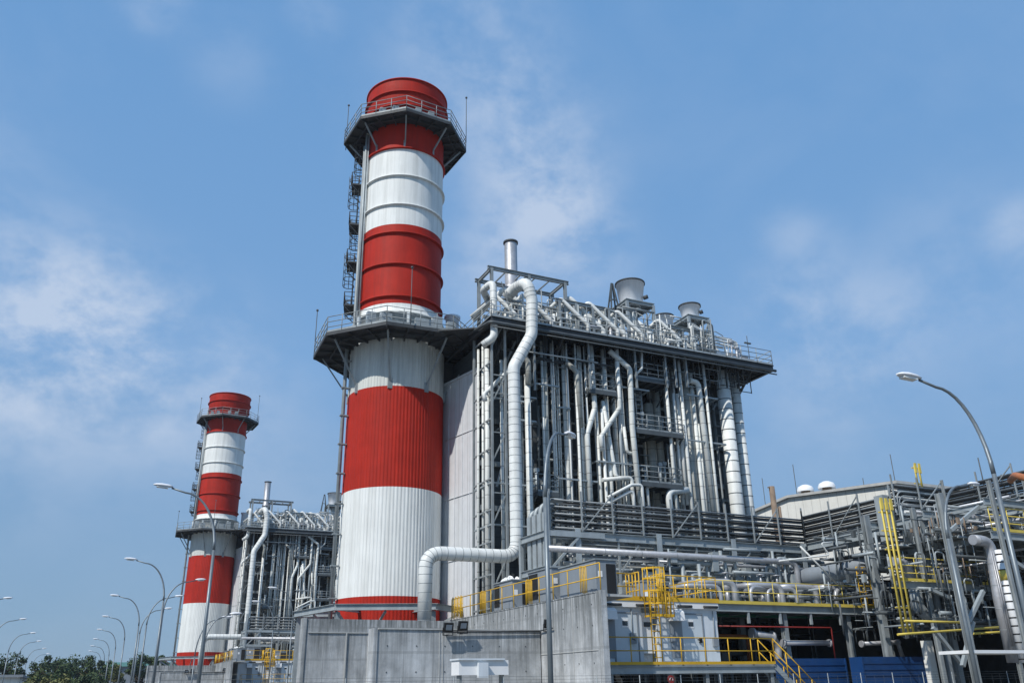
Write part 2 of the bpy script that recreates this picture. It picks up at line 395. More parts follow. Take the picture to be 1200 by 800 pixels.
# ------------------------------------------------------------------ boiler building
def boiler():
    t = thing('boiler_building', (31, 55, 0), 'tall near boiler house wrapped in pipes under an overhanging steel roof deck', 'boiler house',
              'boiler houses beside the chimneys', unit=True)
    X0, X1, Y0, Y1, ZT = 21.4, 42.6, 50.0, 61.0, 23.5
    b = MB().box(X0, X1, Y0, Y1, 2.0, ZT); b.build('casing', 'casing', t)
    # transition duct to the stack
    d = MB(); d.prism([(21.38, 49.9), (21.38, 60.6), (20.45, 56.2), (20.5, 54.2)], 3.2, 21.7)
    do = d.build('transition_duct', 'duct', t)
    e = MB()
    for p in ((21.38, 49.9), ): e.beam((p[0]-.02, p[1]-.03, 5), (p[0]-.02, p[1]-.03, 21.8), .16)
    for z in (9.3, 13.4, 17.6): e.beam((21.36, 49.88, z), (20.46, 54.2, z), .05, .03)
    for f_ in (.2, .4, .6, .8): e.beam((21.37-.9*f_, 49.9+4.3*f_, 3.3), (21.37-.9*f_, 49.9+4.3*f_, 21.7), .03, .05)
    e.beam((21.38, 49.86, 21.75), (20.46, 54.2, 21.75), .12, .16); e.build('trim', 'duct', do)
    e = MB(); e.box(20.2, 21.3, 54.2, 60, 21.72, 23.6); e.build('hood', 'steel_dark', do)
    # roof deck
    dk = MB(); x0, x1, y0, y1, z = 20.7, 44.1, 46.0, 62.0, 24.0
    dk.box(x0, x1, y0, y1, z-.06, z)
    for q in ((y0, ), (y1, )): dk.ibeam((x0, q[0], z-.25), (x1, q[0], z-.25), .22, .42)
    for q in (x0, x1): dk.ibeam((q, y0, z-.25), (q, y1, z-.25), .22, .42)
    for i in range(17): x = x0+.7+i*1.4; dk.beam((x, y0, z-.2), (x, Y0, z-.2), .1, .26)
    for y in (47.3, 48.6): dk.beam((x0, y, z-.16), (x1, y, z-.16), .12, .2)
    for i in range(11): y = 46.7+i*1.4; dk.beam((x1, y, z-.2), (X1, y, z-.2), .1, .26)
    for x in (22, 26.2, 30.4, 34.6, 38.8, 42.4): dk.beam((x, y0+.2, z-.3), (x, 49.8, z-3.2), .14)
    for y in (50, 54, 58, 61): dk.beam((x1-.1, y, z-.3), (X1, y, z-2.6), .14)
    # walkway to the stack platform
    dk.prism([(18.2, 49.6), (20.7, 48.0), (20.7, 60.5), (18.0, 60.5), (19.5, 56)], z-.1, z-.01)
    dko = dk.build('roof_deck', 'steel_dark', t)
    r = MB().rail([(x0, 60, z), (x0, y0, z), (x1, y0, z), (x1, y1, z)], 1.15, 1.5, .03, 2, .14); r.build('railing', 'galv_light', dko)
    p = MB(); p.tube([A(520, 408, X=20.5)-Vector((0, 0, .0)), (20.5, 46.0, 23.5), (20.6, 45.75, 23.45), (44.1, 45.75, 23.45)], .11, 8, .3)
    p.tube([(20.6, 45.6, 23.1), (44.0, 45.6, 23.1)], .05, 6); p.build('gutter_pipe', 'steel', dko)
    # columns and girts standing in front of the casing
    for x in (21.7, 25.3, 29.5, 33.7, 37.9, 42.3):
        MB().ibeam((x, 49.4, 0), (x, 49.4, 23.6), .3, .3).build('column', 'steel', t)
    for zz in (9.4, 12.3, 15.2, 18.1, 21.0):
        MB().beam((21.5, 49.7, zz), (42.5, 49.7, zz), .2, .34).build('girt', 'galv' if zz in (12.3, 15.2) else 'steel', t)
    # left outer truss tower, side columns
    tr = MB(); xs = (20.95, 21.9)
    for x in xs: tr.beam((x, 46.6, 3), (x, 46.6, 23.6), .14)
    for i in range(10):
        zz = 5+i*1.9; tr.beam((xs[0], 46.6, zz), (xs[1], 46.6, zz+(1.9 if i % 2 else 0)), .07); tr.beam((xs[0], 46.6, zz+.9), (xs[0], 49.5, zz+.9), .09)
    tr.beam((20.95, 49.5, 3), (20.95, 49.5, 23.6), .14); tr.build('truss_tower', 'galv', t)
    sidec = MB()
    for y in (50, 53.6, 57.2, 60.8): sidec.ibeam((42.9, y, 0), (42.9, y, 23.6), .3, .3)
    for zz in range(4, 23, 3): sidec.beam((42.9, 50, zz), (42.9, 61, zz), .14)
    sidec.build('side_frame', 'galv', t)
    bx = MB()
    for zz in (8.5, 10.6, 12.8, 15.6, 17.9, 20): bx.box(42.95, 43.3, 49.6, 49.9, zz, zz+.35)
    bx.build('junction_box', 'black', t)
    # horizontal pipe supports crossing the risers
    for x0_, x1_, py in ((579, 628, 460), (579, 614, 466), (603, 628, 491), (626, 655, 449), (576, 626, 565), (576, 640, 614), (654, 700, 560), (655, 668, 477), (804, 850, 515), (804, 840, 462), (720, 760, 452), (700, 760, 540)):
        a_ = A(x0_, py, Y=46.9); b_ = Vector((A(x1_, py, Y=46.9).x, 46.9, a_.z)); g = MB().beam(a_, b_, .12, .1); g.beam(a_, a_+Vector((0, 2.8, 0)), .1); g.beam(b_, b_+Vector((0, 2.8, 0)), .1)
        g.build('pipe_support', 'galv_light', t)
    # vertical risers: (px at y 520, width px, Y, z0, z1, material)
    V = [(571, 6, 47.6, 4, 22.3, 'clad'), (560.5, 3, 48.6, 4, 22.6, 'clad'), (566, 3, 48.4, 4, 22.8, 'clad'), (588.5, 4, 47.2, 4, 21.5, 'clad'), (611, 5, 48.2, 4, 21, 'clad_dirty'), (619.5, 7.5, 46.8, 5, 20.6, 'clad'),
         (641, 6, 47.4, 8, 23.5, 'clad_dirty'), (650, 4, 48.6, 4, 23.5, 'clad_dirty'), (656, 3, 48.4, 4, 23.5, 'clad'), (664, 6, 47.5, 4, 23.5, 'clad'),
         (669, 3, 48.9, 4, 23.5, 'galv'), (678.5, 7, 47.8, 4, 23.5, 'clad_dirty'), (684, 2.5, 47.2, 4, 23.5, 'clad'), (702, 5, 48.6, 4, 23.5, 'clad_dirty'),
         (708, 5.5, 48.3, 4, 23.5, 'clad'), (713, 6, 47.2, 4, 23.5, 'clad'), (722, 5.5, 47.8, 4, 23.2, 'clad'), (731, 6, 47.4, 4, 23.2, 'clad'),
         (728, 3.5, 49.0, 4, 23.2, 'clad_dirty'), (737, 4, 48.9, 4, 23.2, 'galv'), (755, 4, 48.8, 4, 23.2, 'clad_dirty'), (763, 12, 48.8, 12, 20.5, 'clad_dirty'),
         (773, 9, 48.6, 14, 21.5, 'clad_dirty'), (784, 5, 48.9, 4, 23, 'clad'), (791, 4, 48.2, 4, 23, 'clad_dirty'), (808, 13, 47.8, 7, 23.3, 'clad_dirty'), (817, 5, 47.4, 5, 22.8, 'clad'),
         (822, 5.5, 48.2, 5, 22, 'clad'), (840, 3, 48.6, 5, 22, 'galv'), (799, 4, 47.2, 13, 21, 'clad_plain'), (794, 3, 47.2, 13, 21, 'clad_plain')]
    rv = random.Random(4)
    for i in range(40):
        px = rv.uniform(630, 745) if i < 28 else rv.uniform(782, 838)
        V.append((px, rv.choice((1.8, 2.2, 2.6, 3.2, 3.8)), rv.uniform(46.7, 47.9), rv.choice((4, 4, 8, 11)), rv.choice((23.4, 23.4, 22, 19)), rv.choice(('clad', 'clad', 'clad_plain', 'galv_light'))))
    for px, w, y, z0, z1, mm in V:
        p = A(px, 520, Y=y); r_ = rpx(p, w); MB().cyl((p.x, y, z0), (p.x, y, z1), r_, n=12).build('riser_pipe', mm, t)
    # twin big downcomers at the right corner
    for px, w, y in ((855, 16.5, 47.5), (869, 11.5, 47.9)):
        p = A(px, 520, Y=y); r_ = rpx(p, w); q = MB(); q.cyl((p.x, y, 3), (p.x, y, 23.4), r_, n=20)
        q.cur = 1
        for i in range(25): q.cyl((p.x, y, 4+i*.78), (p.x, y, 4.05+i*.78), r_*1.03, n=20)
        q.build('downcomer', ['clad_plain', 'steel'], t)
    q = MB(); q.tube([A(700+0, 420, Y=47)]*1+[A(700, 421, Y=47)], .01) if 0 else None
    # bent pipes: pixel polylines on their own plane
    B = [([(692, 405), (697, 478), (688, 508), (693, 610)], 6, 46.9, 'clad'), ([(714, 411), (738, 432), (741, 500), (752, 610)], 6.5, 46.6, 'clad'),
         ([(722, 405), (726, 478), (704, 512), (706, 528)], 5.5, 46.7, 'clad'), ([(706, 470), (722, 560), (736, 560)], 5, 47.0, 'clad'),
         ([(664, 424), (676, 436), (681, 500)], 6, 46.8, 'clad_dirty'), ([(762, 612), (758, 570), (786, 566)], 4, 46.9, 'clad_plain'),
         ([(787, 612), (783, 576), (806, 574)], 8, 46.8, 'clad_plain'), ([(838, 606), (818, 448), (808, 446)], 7, 47.0, 'clad'),
         ([(569, 470), (567, 462), (594, 436), (600, 428)], 5, 47.0, 'clad_plain'), ([(706, 562), (740, 559), (744, 610)], 5, 46.6, 'clad'),
         ([(712, 590), (742, 574), (744, 610)], 4, 46.3, 'clad_plain'), ([(712, 583), (740, 568), (752, 568), (756, 612)], 4, 46.2, 'clad_plain'),
         ([(731, 500), (735, 530), (746, 532)], 4, 46.9, 'clad'), ([(609, 410), (619, 425), (619, 450)], 7, 46.6, 'clad_dirty'), ([(752, 405), (752, 432), (744, 440)], 3, 46.5, 'clad_plain')]
    for pts, w, y, mm in B:
        P = [A(*p, Y=y) for p in pts]; MB().tube(P, rpx(P[0], w), 10).build('bent_pipe', mm, t)
    for x0_, x1_, py, w, y, mm in ((640, 700, 492, 3, 48.9, 'clad_dirty'), (700, 745, 535, 4, 48.9, 'clad_dirty'), (650, 760, 470, 3, 49.1, 'galv'), (700, 745, 548, 3, 48.5, 'clad_plain'), (640, 705, 600, 3, 48.8, 'clad_dirty'),
                                   (745, 800, 475, 4, 49, 'clad_dirty'), (798, 830, 425, 6, 48.9, 'clad_dirty'), (700, 800, 585, 4, 48.9, 'clad_dirty'), (620, 700, 412, 2, 46.3, 'galv_light'), (655, 760, 430, 1.6, 47.4, 'galv')):
        a_ = A(x0_, py, Y=y); b_ = Vector((A(x1_, py, Y=y).x, y, a_.z)); MB().cyl(a_, b_, rpx(a_, w), n=8).build('cross_pipe', mm, t)
    # diagonal braces
    for x0_, y0_, x1_, y1_ in ((604, 400, 582, 450), (636, 405, 622, 445), (582, 450, 590, 464), (664, 405, 640, 450), (640, 465, 636, 500), (660, 500, 640, 540), (656, 540, 668, 562), (700, 440, 690, 470), (860, 440, 835, 480), (590, 540, 582, 570)):
        MB().beam(A(x0_, y0_, Y=48.0), A(x1_, y1_, Y=48.0), .12).build('brace', 'galv', t)
    # mid platforms with railings and posts
    for x0_, x1_, py in ((746, 784, 441), (745, 800, 502), (745, 800, 563), (690, 722, 455), (630, 655, 575)):
        a_ = A(x0_, py, Y=46.6); b_ = A(x1_, py, Y=46.6); zz = a_.z
        g = MB().box(a_.x, b_.x, 46.6, 49.3, zz-.08, zz); g.beam((a_.x, 46.6, zz-.15), (b_.x, 46.6, zz-.15), .08, .3)
        for i in range(5): xx = a_.x+(b_.x-a_.x)*i/4; g.beam((xx, 46.6, zz-.15), (xx, 49.3, zz-.15), .08, .2)
        g.beam((a_.x, 46.6, zz-.2), (a_.x, 49.3, zz-2), .08); g.beam((b_.x, 46.6, zz-.2), (b_.x, 49.3, zz-2), .08)
        go = g.build('walkway', 'steel', t)
        MB().rail([(a_.x, 49, zz), (a_.x, 46.6, zz), (b_.x, 46.6, zz), (b_.x, 49, zz)], 1.1, .9, .03, 2, .12).build('railing', 'galv', go)
        e = MB()
        for i in range(5):
            xx = a_.x+.3+(b_.x-a_.x-.6)*rnd.random(); yy = 47+rnd.random()*1.6; hh = .6+rnd.random()*1.0
            e.cyl((xx, yy, zz), (xx, yy, zz+hh), .07+.08*rnd.random(), n=8); e.cyl((xx-.25, yy, zz+hh*.7), (xx+.25, yy, zz+hh*.7), .06, n=6)
            e.box(xx-.15, xx+.15, yy-.12, yy+.12, zz+hh, zz+hh+.25)
        tag(e.build('valve_cluster', 'galv_light', go), kind='stuff')
    l = MB()
    for z0, z1, px in ((14.0, 17.2, 785), (17.4, 20.8, 752)):
        p = A(px, 520, Y=47.2)
        for dx in (-.25, .25): l.cyl((p.x+dx, 47.2, z0), (p.x+dx, 47.2, z1), .03, n=5)
        zz = z0
        while zz < z1: l.cyl((p.x-.25, 47.2, zz), (p.x+.25, 47.2, zz), .02, n=4); zz += .3
    l.build('ladder', 'galv_light', t)
    # posts hanging from the deck, small clutter behind the pipes
    for px in (626, 690, 744, 779, 790, 803):
        p = A(px, 420, Y=46.4); MB().beam((p.x, 46.4, p.z-2.2), (p.x, 46.4, 23.8), .13).build('hanger', 'galv', t)
    cl = MB()
    for i in range(230):
        x = 22.5+rnd.random()*19; y = 48.3+rnd.random()*1.1; zz = 7+rnd.random()*15; k = rnd.random()
        if k < .35: L_ = .5+rnd.random()*2.2; cl.cyl((x, y, zz), (min(42, x+L_), y, zz), .04+.07*rnd.random(), n=6)
        elif k < .8: L_ = .8+rnd.random()*3; cl.cyl((x, y, zz), (x, y, min(23, zz+L_)), .03+.07*rnd.random(), n=6)
        else: cl.box(x, x+.25+.4*rnd.random(), y, y+.3, zz, zz+.2+.5*rnd.random())
    for i in range(130):      # hangers and stub steel fixed to the underside of the deck
        x = 21.4+rnd.random()*20.6; y = 46.5+rnd.random()*2.7; zz = 21.6+rnd.random()*1.9; cl.cur = 0 if rnd.random() < .3 else 1
        cl.beam((x, y, zz), (x, y, 23.85), .04+.05*rnd.random())
        if rnd.random() < .6: x2 = min(42.2, x+rnd.uniform(.6, 2.2)); cl.beam((x, y, zz+.05), (x2, y, zz+.05), .05); cl.beam((x2, y, zz), (x2, y, 23.85), .05)
    for i in range(24):
        zz = 21.4+rnd.random()*2; y = 46.8+rnd.random()*2.4; x = 21.5+rnd.random()*12; cl.cyl((x, y, zz), (min(42.3, x+3+rnd.random()*8), y, zz), .04+.07*rnd.random(), n=6)
    tag(cl.build('small_pipework', ['galv', 'steel_dark'], t), kind='stuff')
    return t
boiler()

def U(o, label, cat, group=None): return solo(o, label, cat, group, unit=True)
YB = 45.35
P = [A(594, 348, Y=47.6), A(603, 338, Y=46.9), A(618, 330, Y=YB), A(623.5, 352, Y=YB), A(623, 392, Y=YB), A(602, 430, Y=YB), A(602, 652, Y=YB), A(499, 650, Y=YB), A(498, 716, Y=YB)]
P[6].x = P[5].x; P[7].z = P[6].z-.02; P[8].x = P[7].x; P[8].z = 4.8
U(MB().tube(P, .385, 20, .95, seams=.5).build('steam_pipe', ['clad_plain', 'galv']), 'fattest white lagged pipe, bent over the near roof deck edge down to the chimney foot', 'pipe', 'thick white lagged steam pipes')
P = [A(572, 352, Y=48.5), A(566, 340, Y=47.5), A(578, 330, Y=46.5), A(579, 395, Y=46.2), A(566, 404, Y=46.8)]
U(MB().tube(P, .24, 14, .5, seams=.6).build('loop_pipe', ['clad_plain', 'galv']), 'small white hook shaped pipe on the left front corner of the near roof deck', 'pipe', 'white hook pipes at the deck corners')

def silencer(px, ytop, ybot, w, Y, label):
    a, b = A(px, ytop, Y=Y), A(px, ybot, Y=Y); r1 = rpx(a, w); r0 = r1*.8; c = (a.x, Y, 0)
    t = thing('vent_silencer', (a.x, Y, 24), label, 'vent', 'roof vent silencers', unit=True)
    s = MB().lathe(c, [(r0*.75, b.z-.3), (r0, b.z), (r1, a.z), (r1+.05, a.z), (r1+.05, a.z+.07), (r1-.06, a.z+.07), (r0*.8, b.z+.3), (.01, b.z+.3)], 32); s.build('drum', 'alu_white', t)
    MB().lathe(c, [(r1+.02, a.z-.02), (r1+.08, a.z-.02), (r1+.08, a.z+.09), (r1-.02, a.z+.09)], 32).build('rim', 'steel_dark', t)
    f = MB(); h = r0+.3; z = b.z-.35
    for sx in (-1, 1):
        for sy in (-1, 1): f.beam((a.x+sx*h, Y+sy*h, 24), (a.x+sx*h, Y+sy*h, z), .2)
        f.ibeam((a.x+sx*h, Y-h, z), (a.x+sx*h, Y+h, z), .18, .26); f.ibeam((a.x-h, Y+sx*h, z), (a.x+h, Y+sx*h, z), .18, .26)
        f.beam((a.x+sx*h, Y-h, 24.4), (a.x-sx*h, Y-h, z-.2), .08)
    f.box(a.x-h-.1, a.x+h+.1, Y-h-.1, Y+h+.1, z+.13, z+.17); f.build('stand', 'galv_light', t)
    n = MB(); n.cyl((a.x, Y, 24.1), (a.x, Y, b.z-.2), r0*.45, n=16); n.tube([(a.x, Y, z-.4), (a.x-.1, Y-.5, z-1.2), (a.x+1.6, Y-2.2, 24.7)], .22, 12); n.build('inlet_pipe', 'clad_plain', t)
    MB().cyl((a.x+r1*.55, Y-r1*.75, b.z+.35), (a.x+r1*.75, Y-r1*1.0, b.z+.4), .16, n=10).build('nozzle', 'steel_dark', t)
silencer(738, 334, 357, 33, 50, 'biggest and tallest flared steel vent drum standing on the near roof')
silencer(777, 372.5, 390, 24, 54, 'half hidden flared vent drum between its two neighbours on the near roof')
silencer(808, 360, 373, 24, 50.5, 'flared vent drum on a stand, farthest right on the near roof')
t = thing('exhaust_vent', (23.6, 49, 24), 'tall slim silver exhaust pipe rising from the left end of the near roof', 'vent', 'slim silver roof exhausts', unit=True)
MB().lathe((23.6, 49, 0), [(.46, 24), (.46, 27.6), (.58, 27.7), (.58, 27.9), (.46, 28.0), (.46, 31.5)], 24).build('shaft', 'alu', t)
MB().lathe((23.6, 49, 0), [(.46, 31.4), (.54, 31.42), (.54, 31.55), (.38, 31.55), (.38, 30)], 24).build('rim', 'steel_dark', t)
a = A(530, 378, Y=55)
t = thing('roof_fan', (a.x, 55, 24), 'small bluish round drum on the deck between chimney and near boiler house', 'vent', 'small round roof fans', unit=True)
MB().lathe((a.x, 55, 0), [(.5, 24), (.5, a.z+.2), (.62, a.z+.3), (.62, a.z+.45), (.02, a.z+.5)], 20).build('drum', 'alu_white', t)
MB().box(a.x-.8, a.x+.8, 54.2, 55.8, 24.05, 24.35).build('stand', 'galv', t)

# steam drum with its curved header pipes
t = thing('steam_drum', (40.5, 48.2, 24), 'bright white bulging tank under curved pipes at the right end of near roof', 'tank', 'white roof tanks', unit=True)
s = MB(); s.cyl((39.3, 48.2, 24.75), (41.6, 48.2, 24.75), .62, n=20); s.sphere((39.3, 48.2, 24.75), .45, .62, .62); s.sphere((41.6, 48.2, 24.75), .45, .62, .62); s.build('shell', 'paint_white', t)
for i in range(3):
    MB().tube([(38.9+.1*i, 47.5, 25.1+.28*i), (40.0, 47.5, 25.75+.26*i), (42.3, 47.7, 25.75+.24*i), (42.6, 47.7, 24.9)], .09, 8, .5).build('header_pipe', 'clad_plain', t)
MB().box(39.4, 39.7, 47.8, 48.6, 24, 24.4).box(41.2, 41.5, 47.8, 48.6, 24, 24.4).build('saddle', 'galv', t)

# roof pipe frames
def pipe_frame(px0, px1, ytop, Y, label, slant, depth_=3.0, nx=3):
    a, b = A(px0, ytop, Y=Y), A(px1, ytop, Y=Y); z = a.z
    t = thing('roof_pipe_frame', (a.x, Y, 24), label, 'pipe frame', 'steel pipe frames on the roofs', unit=True)
    f = MB()
    for i in range(nx):
        x = a.x+(b.x-a.x)*i/(nx-1)
        for y in (Y, Y+depth_): f.ibeam((x, y, 24), (x, y, z), .2, .2)
        f.ibeam((x, Y, z), (x, Y+depth_, z), .16, .22); f.ibeam((x, Y, (z+24)/2), (x, Y+depth_, (z+24)/2), .14, .18)
    for y in (Y, Y+depth_):
        f.ibeam((a.x-.3, y, z), (b.x+.3, y, z), .18, .26); f.beam((a.x, y, (z+24)/2), (b.x, y, (z+24)/2), .12)
    for i in range(6): x = a.x+(b.x-a.x)*i/5; f.beam((x, Y, z), (x, Y+depth_, z), .08)
    f.beam((a.x, Y, 24), (a.x+(b.x-a.x)/(nx-1), Y, z), .08); f.build('frame', 'galv', t)
    for i in range(slant):
        x = a.x+.4+i*1.15; y = Y-.3+.5*(i % 2); r_ = .15+.06*(i % 2)
        q_ = rnd.random(); MB().tube([(x-1.2-q_, y+1.9, 25.2), (x-.4*q_, y+.4, 26.3+1.1*q_), (x+1.1+.9*q_, y-.2, 24.9), (x+1.1+.9*q_, y-.2, 24.1)], r_, 10, .25).build('slanting_pipe', 'clad_plain', t)
    for i in range(slant+2):
        x = a.x+.2+i*.9*(b.x-a.x)/(slant+2); h = 1+rnd.random()*1.6
        MB().cyl((x, Y+.3, 24), (x, Y+.3, 24+h), .14+.1*rnd.random(), n=10).build('standpipe', 'clad_plain', t)
    return t
pipe_frame(576, 661, 314, 47.6, 'left tall steel pipe frame beside the slim exhaust on the near roof', 3, 2.2)
pipe_frame(655, 712, 352, 47.2, 'middle low frame with zigzag white pipes on the near roof', 5, 3.5, 4)
pipe_frame(770, 826, 380, 47.6, 'right low pipe frame under the vent drums on the near roof', 2, 3, 3)
# small frame peak, valves along the deck
t = thing('roof_derrick', (33, 50, 24), 'small pointed lattice frame left of the biggest vent drum on near roof', 'lattice frame', 'pointed lattice frames', unit=True)
top = A(717, 332, Y=50); d = MB()
for sx in (-1, 1):
    for sy in (-1, 1): d.beam((top.x+sx*.9, 50+sy*.7, 24), (top.x+sx*.05, 50, top.z), .1)
for z in (26, 27.5, 29): k = (top.z-z)/(top.z-24); d.beam((top.x-.9*k, 50-.7*k, z), (top.x+.9*k, 50-.7*k, z), .08); d.beam((top.x-.9*k, 50+.7*k, z), (top.x-.9*k, 50-.7*k, z), .08)
d.build('lattice', 'steel', t)
t = thing('roof_manifold', (32, 47, 24), 'long row of small valves and stub pipes behind the near deck railing', 'valves', 'rows of valves on the roof decks', unit=True)
for j in range(6):
    e = MB()
    for i in range(22):
        x = 21.5+j*3.5+rnd.random()*3.4; y = 46.7+rnd.random()*3; h = .3+rnd.random()*1.5; k = rnd.random()
        if k < .5: e.cyl((x, y, 24), (x, y, 24+h), .05+.1*rnd.random(), n=8); e.cyl((x-.2, y, 24+h), (x+.2, y, 24+h), .13, n=8)
        elif k < .8: e.cyl((x, y, 24.2+h), (x+1+rnd.random(), y, 24.2+h), .05+.1*rnd.random(), n=8); e.cyl((x+.1, y, 24), (x+.1, y, 24.2+h), .05, n=6)
        else: e.box(x, x+.4, y, y+.4, 24, 24.3+h*.5)
    tag(e.build('valve_group', ('clad_plain', 'galv_light', 'alu')[j % 3], t), kind='stuff')
t = thing('roof_pipework', (30, 52, 24), 'dense tangle of grey pipes and steel in the middle of the near roof', 'pipes', 'pipe tangles on the roofs', unit=True)
e = MB(); rq = random.Random(8)
for i in range(330):
    x = 22.5+rq.random()*18.5; y = 46.9+rq.random()*4; h = .8+2.6*rq.random()**1.3; k = rq.random(); e.cur = 0 if rq.random() < .45 else 1; rr_ = .025+.08*rq.random()**2
    if k < .4: e.cyl((x, y, 24), (x, y, 24+h), rr_, n=6)
    elif k < .65: e.cyl((x, y, 24+h), (min(41.5, x+.8+2.5*rq.random()), y, 24+h), rr_, n=6)
    elif k < .85: e.tube([(x, y, 24), (x, y, 24+h), (x+.9, y, 24+h*.9), (x+.9, y, 24+h*.3)], rr_*1.3, 7, .2)
    else: e.beam((x, y, 24), (x+rq.uniform(-1, 1), y, 24+h), .05)
tag(e.build('small_pipework', ['clad_plain', 'galv'], t), kind='stuff')
for x, y, rr_, h in ((25.5, 50.5, .3, 2.6), (27.3, 52, .38, 3.4), (29.4, 49.6, .28, 2.4), (31.6, 52.5, .4, 3.2), (36.6, 49.5, .34, 2.5), (38.3, 52.3, .3, 3.1), (35.2, 54.5, .45, 4.0)):
    MB().lathe((x, y, 24), [(rr_, 0), (rr_, h), (rr_*1.15, h+.05), (rr_*1.15, h+.15), (.02, h+.2)], 16).build('standpipe', 'alu_white', t)
for x0_, y0_, z0_, x1_, z1_ in ((26, 50, 27.2, 31, 24.6), (30.5, 49.8, 27.5, 35, 24.7), (33.5, 51.5, 29, 38.5, 25), (24, 51, 26.6, 28, 26.4), (36.5, 51, 26.8, 40.5, 26.6)):
    MB().tube([(x0_, y0_+1, z0_-1.5), (x0_, y0_, z0_), (x1_, y0_, z1_), (x1_+.6, y0_, z1_-.5)], .17, 10, .3).build('slanting_pipe', 'clad_plain', t)
for px, py, h, Y in ((878, 404, 2.4, 47), (763, 345, 3.0, 49), (832, 370, 2.0, 48)):
    pass
a = A(876, 402, Y=47)
U(MB().cyl((a.x, 47, 24), (a.x, 47, a.z+.6), .03, n=5).beam((a.x-.3, 47, a.z), (a.x+.3, 47, a.z), .12, .1).build('roof_mast', 'steel'), 'thin mast with a crossbar near the right end of the near roof deck', 'mast', 'thin roof masts')

# ------------------------------------------------------------------ concrete walls
XW = 18.13
t = thing('concrete_wall', (XW, 38, 0), 'stained concrete wall topped by a yellow railing, ending left of the near cabin', 'wall', 'stained concrete walls', unit=True)
w = MB(); w.box(XW, XW+.2, 30.05, 46.2, 0, 5.12); w.box(XW-.03, XW+.23, 29.9, 30.3, 0, 5.18)
w.box(XW-.02, XW+.22, 30.3, 46.2, 5.12, 5.16)
w.build('panel', 'concrete', t)
g = MB()
for y in (32.3, 34.6, 37.1, 39.9, 43): g.box(XW-.015, XW-.002, y, y+.035, .0, 5.1)
g.box(XW-.025, XW-.003, 30.3, 35.2, 2.95, 2.985); g.build('joint', 'concrete_edge', t)
g = MB()
for i in range(13):
    for z in (1.1, 2.5, 3.9, 4.7): g.cyl((XW-.004, 30.7+i*1.2, z), (XW-.012, 30.7+i*1.2, z), .03, n=8)
tag(g.build('tie_holes', 'steel', t), kind='stuff')
r = MB().rail([(XW+.1, 30.1, 5.16), (XW+.1, 46.2, 5.16)], 1.1, 1.3, .025, 1, 0)
for y in (31.2, 36.2, 41.5): r.rail([(XW+.1, y, 5.16), (XW+.1, y+.5, 5.26)], 1.05, .12, .022, 1)
for y in (44.6, 45.0, 45.4, 45.8): r.rail([(XW+.1, y, 5.16), (XW+.1, y+.3, 5.26)], 1.1, .2, .02, 2)
r.build('railing', 'yellow', t)
t = thing('concrete_wall', (14, 35.2, 0), 'lower stained concrete block wall in front, below the near floodlights', 'wall', 'stained concrete walls', unit=True)
w = MB(); w.box(10.57, XW-.05, 35.2, 35.6, 0, 3.93); w.box(10.50, 10.66, 35.15, 35.9, 0, 3.98); w.box(10.7, XW-.05, 35.6, 36.3, 3.6, 3.7); w.build('panel', 'concrete', t)
g = MB(); g.box(10.7, XW-.05, 35.15, 35.62, 3.935, 3.99)
for x in (13.35, 13.5): g.box(x, x+.03, 35.18, 35.197, 0, 3.9)
g.build('coping', 'concrete_edge', t)
g = MB()
for i in range(6):
    for z in (1.1, 2.3, 3.3): g.cyl((11.1+i*1.25, 35.196, z), (11.1+i*1.25, 35.188, z), .03, n=8)
tag(g.build('tie_holes', 'steel', t), kind='stuff')
t = thing('concrete_wall', (13, 44, 0), 'taller plain concrete wall at the foot of the near chimney', 'wall', 'stained concrete walls', unit=True)
w = MB(); w.box(9.63, XW-.02, 44.0, 44.4, 0, 4.95); w.box(9.55, 9.7, 43.95, 44.7, 0, 4.99); w.build('panel', 'concrete', t)
g = MB()
for x in (11.7, 12.85, 14.9): g.box(x, x+.06, 43.93, 43.998, 0, 4.3)
g.box(9.8, 14.9, 43.95, 43.997, 4.28, 4.33); g.build('joint', 'concrete_edge', t)

def floodlight(px, py, X=None, Y=None, label='', unit=True, rot=0):
    p = A(px, py, X=X, Y=Y); t = thing('floodlight', p, label, 'floodlight', 'black floodlights on the concrete walls', unit=unit)
    h = MB(); h.extr([(p.x-.2, p.y-.26, p.z+.17), (p.x+.2, p.y-.26, p.z+.17), (p.x+.2, p.y-.14, p.z-.18), (p.x-.2, p.y-.14, p.z-.18)], (0, .14, .03)); h.build('housing', 'black', t)
    MB().extr([(p.x-.13, p.y-.252, p.z+.1), (p.x+.13, p.y-.252, p.z+.1), (p.x+.13, p.y-.18, p.z-.11), (p.x-.13, p.y-.18, p.z-.11)], (0, -.012, 0)).build('lens', 'panel_grey', t)
    MB().beam((p.x-.22, p.y-.1, p.z), (p.x-.22, p.y-.1, p.z-.3), .03).beam((p.x+.22, p.y-.1, p.z), (p.x+.22, p.y-.1, p.z-.3), .03).beam((p.x-.23, p.y-.1, p.z-.3), (p.x+.23, p.y-.1, p.z-.3), .03).beam((p.x, p.y-.1, p.z-.3), (p.x, p.y+.15, p.z-.3), .05).build('bracket', 'black', t)
floodlight(524, 735, Y=35.0, label='black floodlight on the low wall top, left one of the close pair')
floodlight(541, 733, Y=35.0, label='black floodlight on the low wall top, right one of the close pair')
floodlight(641, 731, X=XW-.1, label='lone black floodlight on the tall wall beside the lamp post')
U(MB().tube([A(520, 740, Y=35.1), (XW-.1, 35.1, 3.95), (XW-.1, 33.9, 3.99)], .03, 6).build('conduit', 'steel_dark'), 'thin dark cable conduit running along the low concrete wall top to the floodlight', 'conduit', 'cable conduits on the walls')
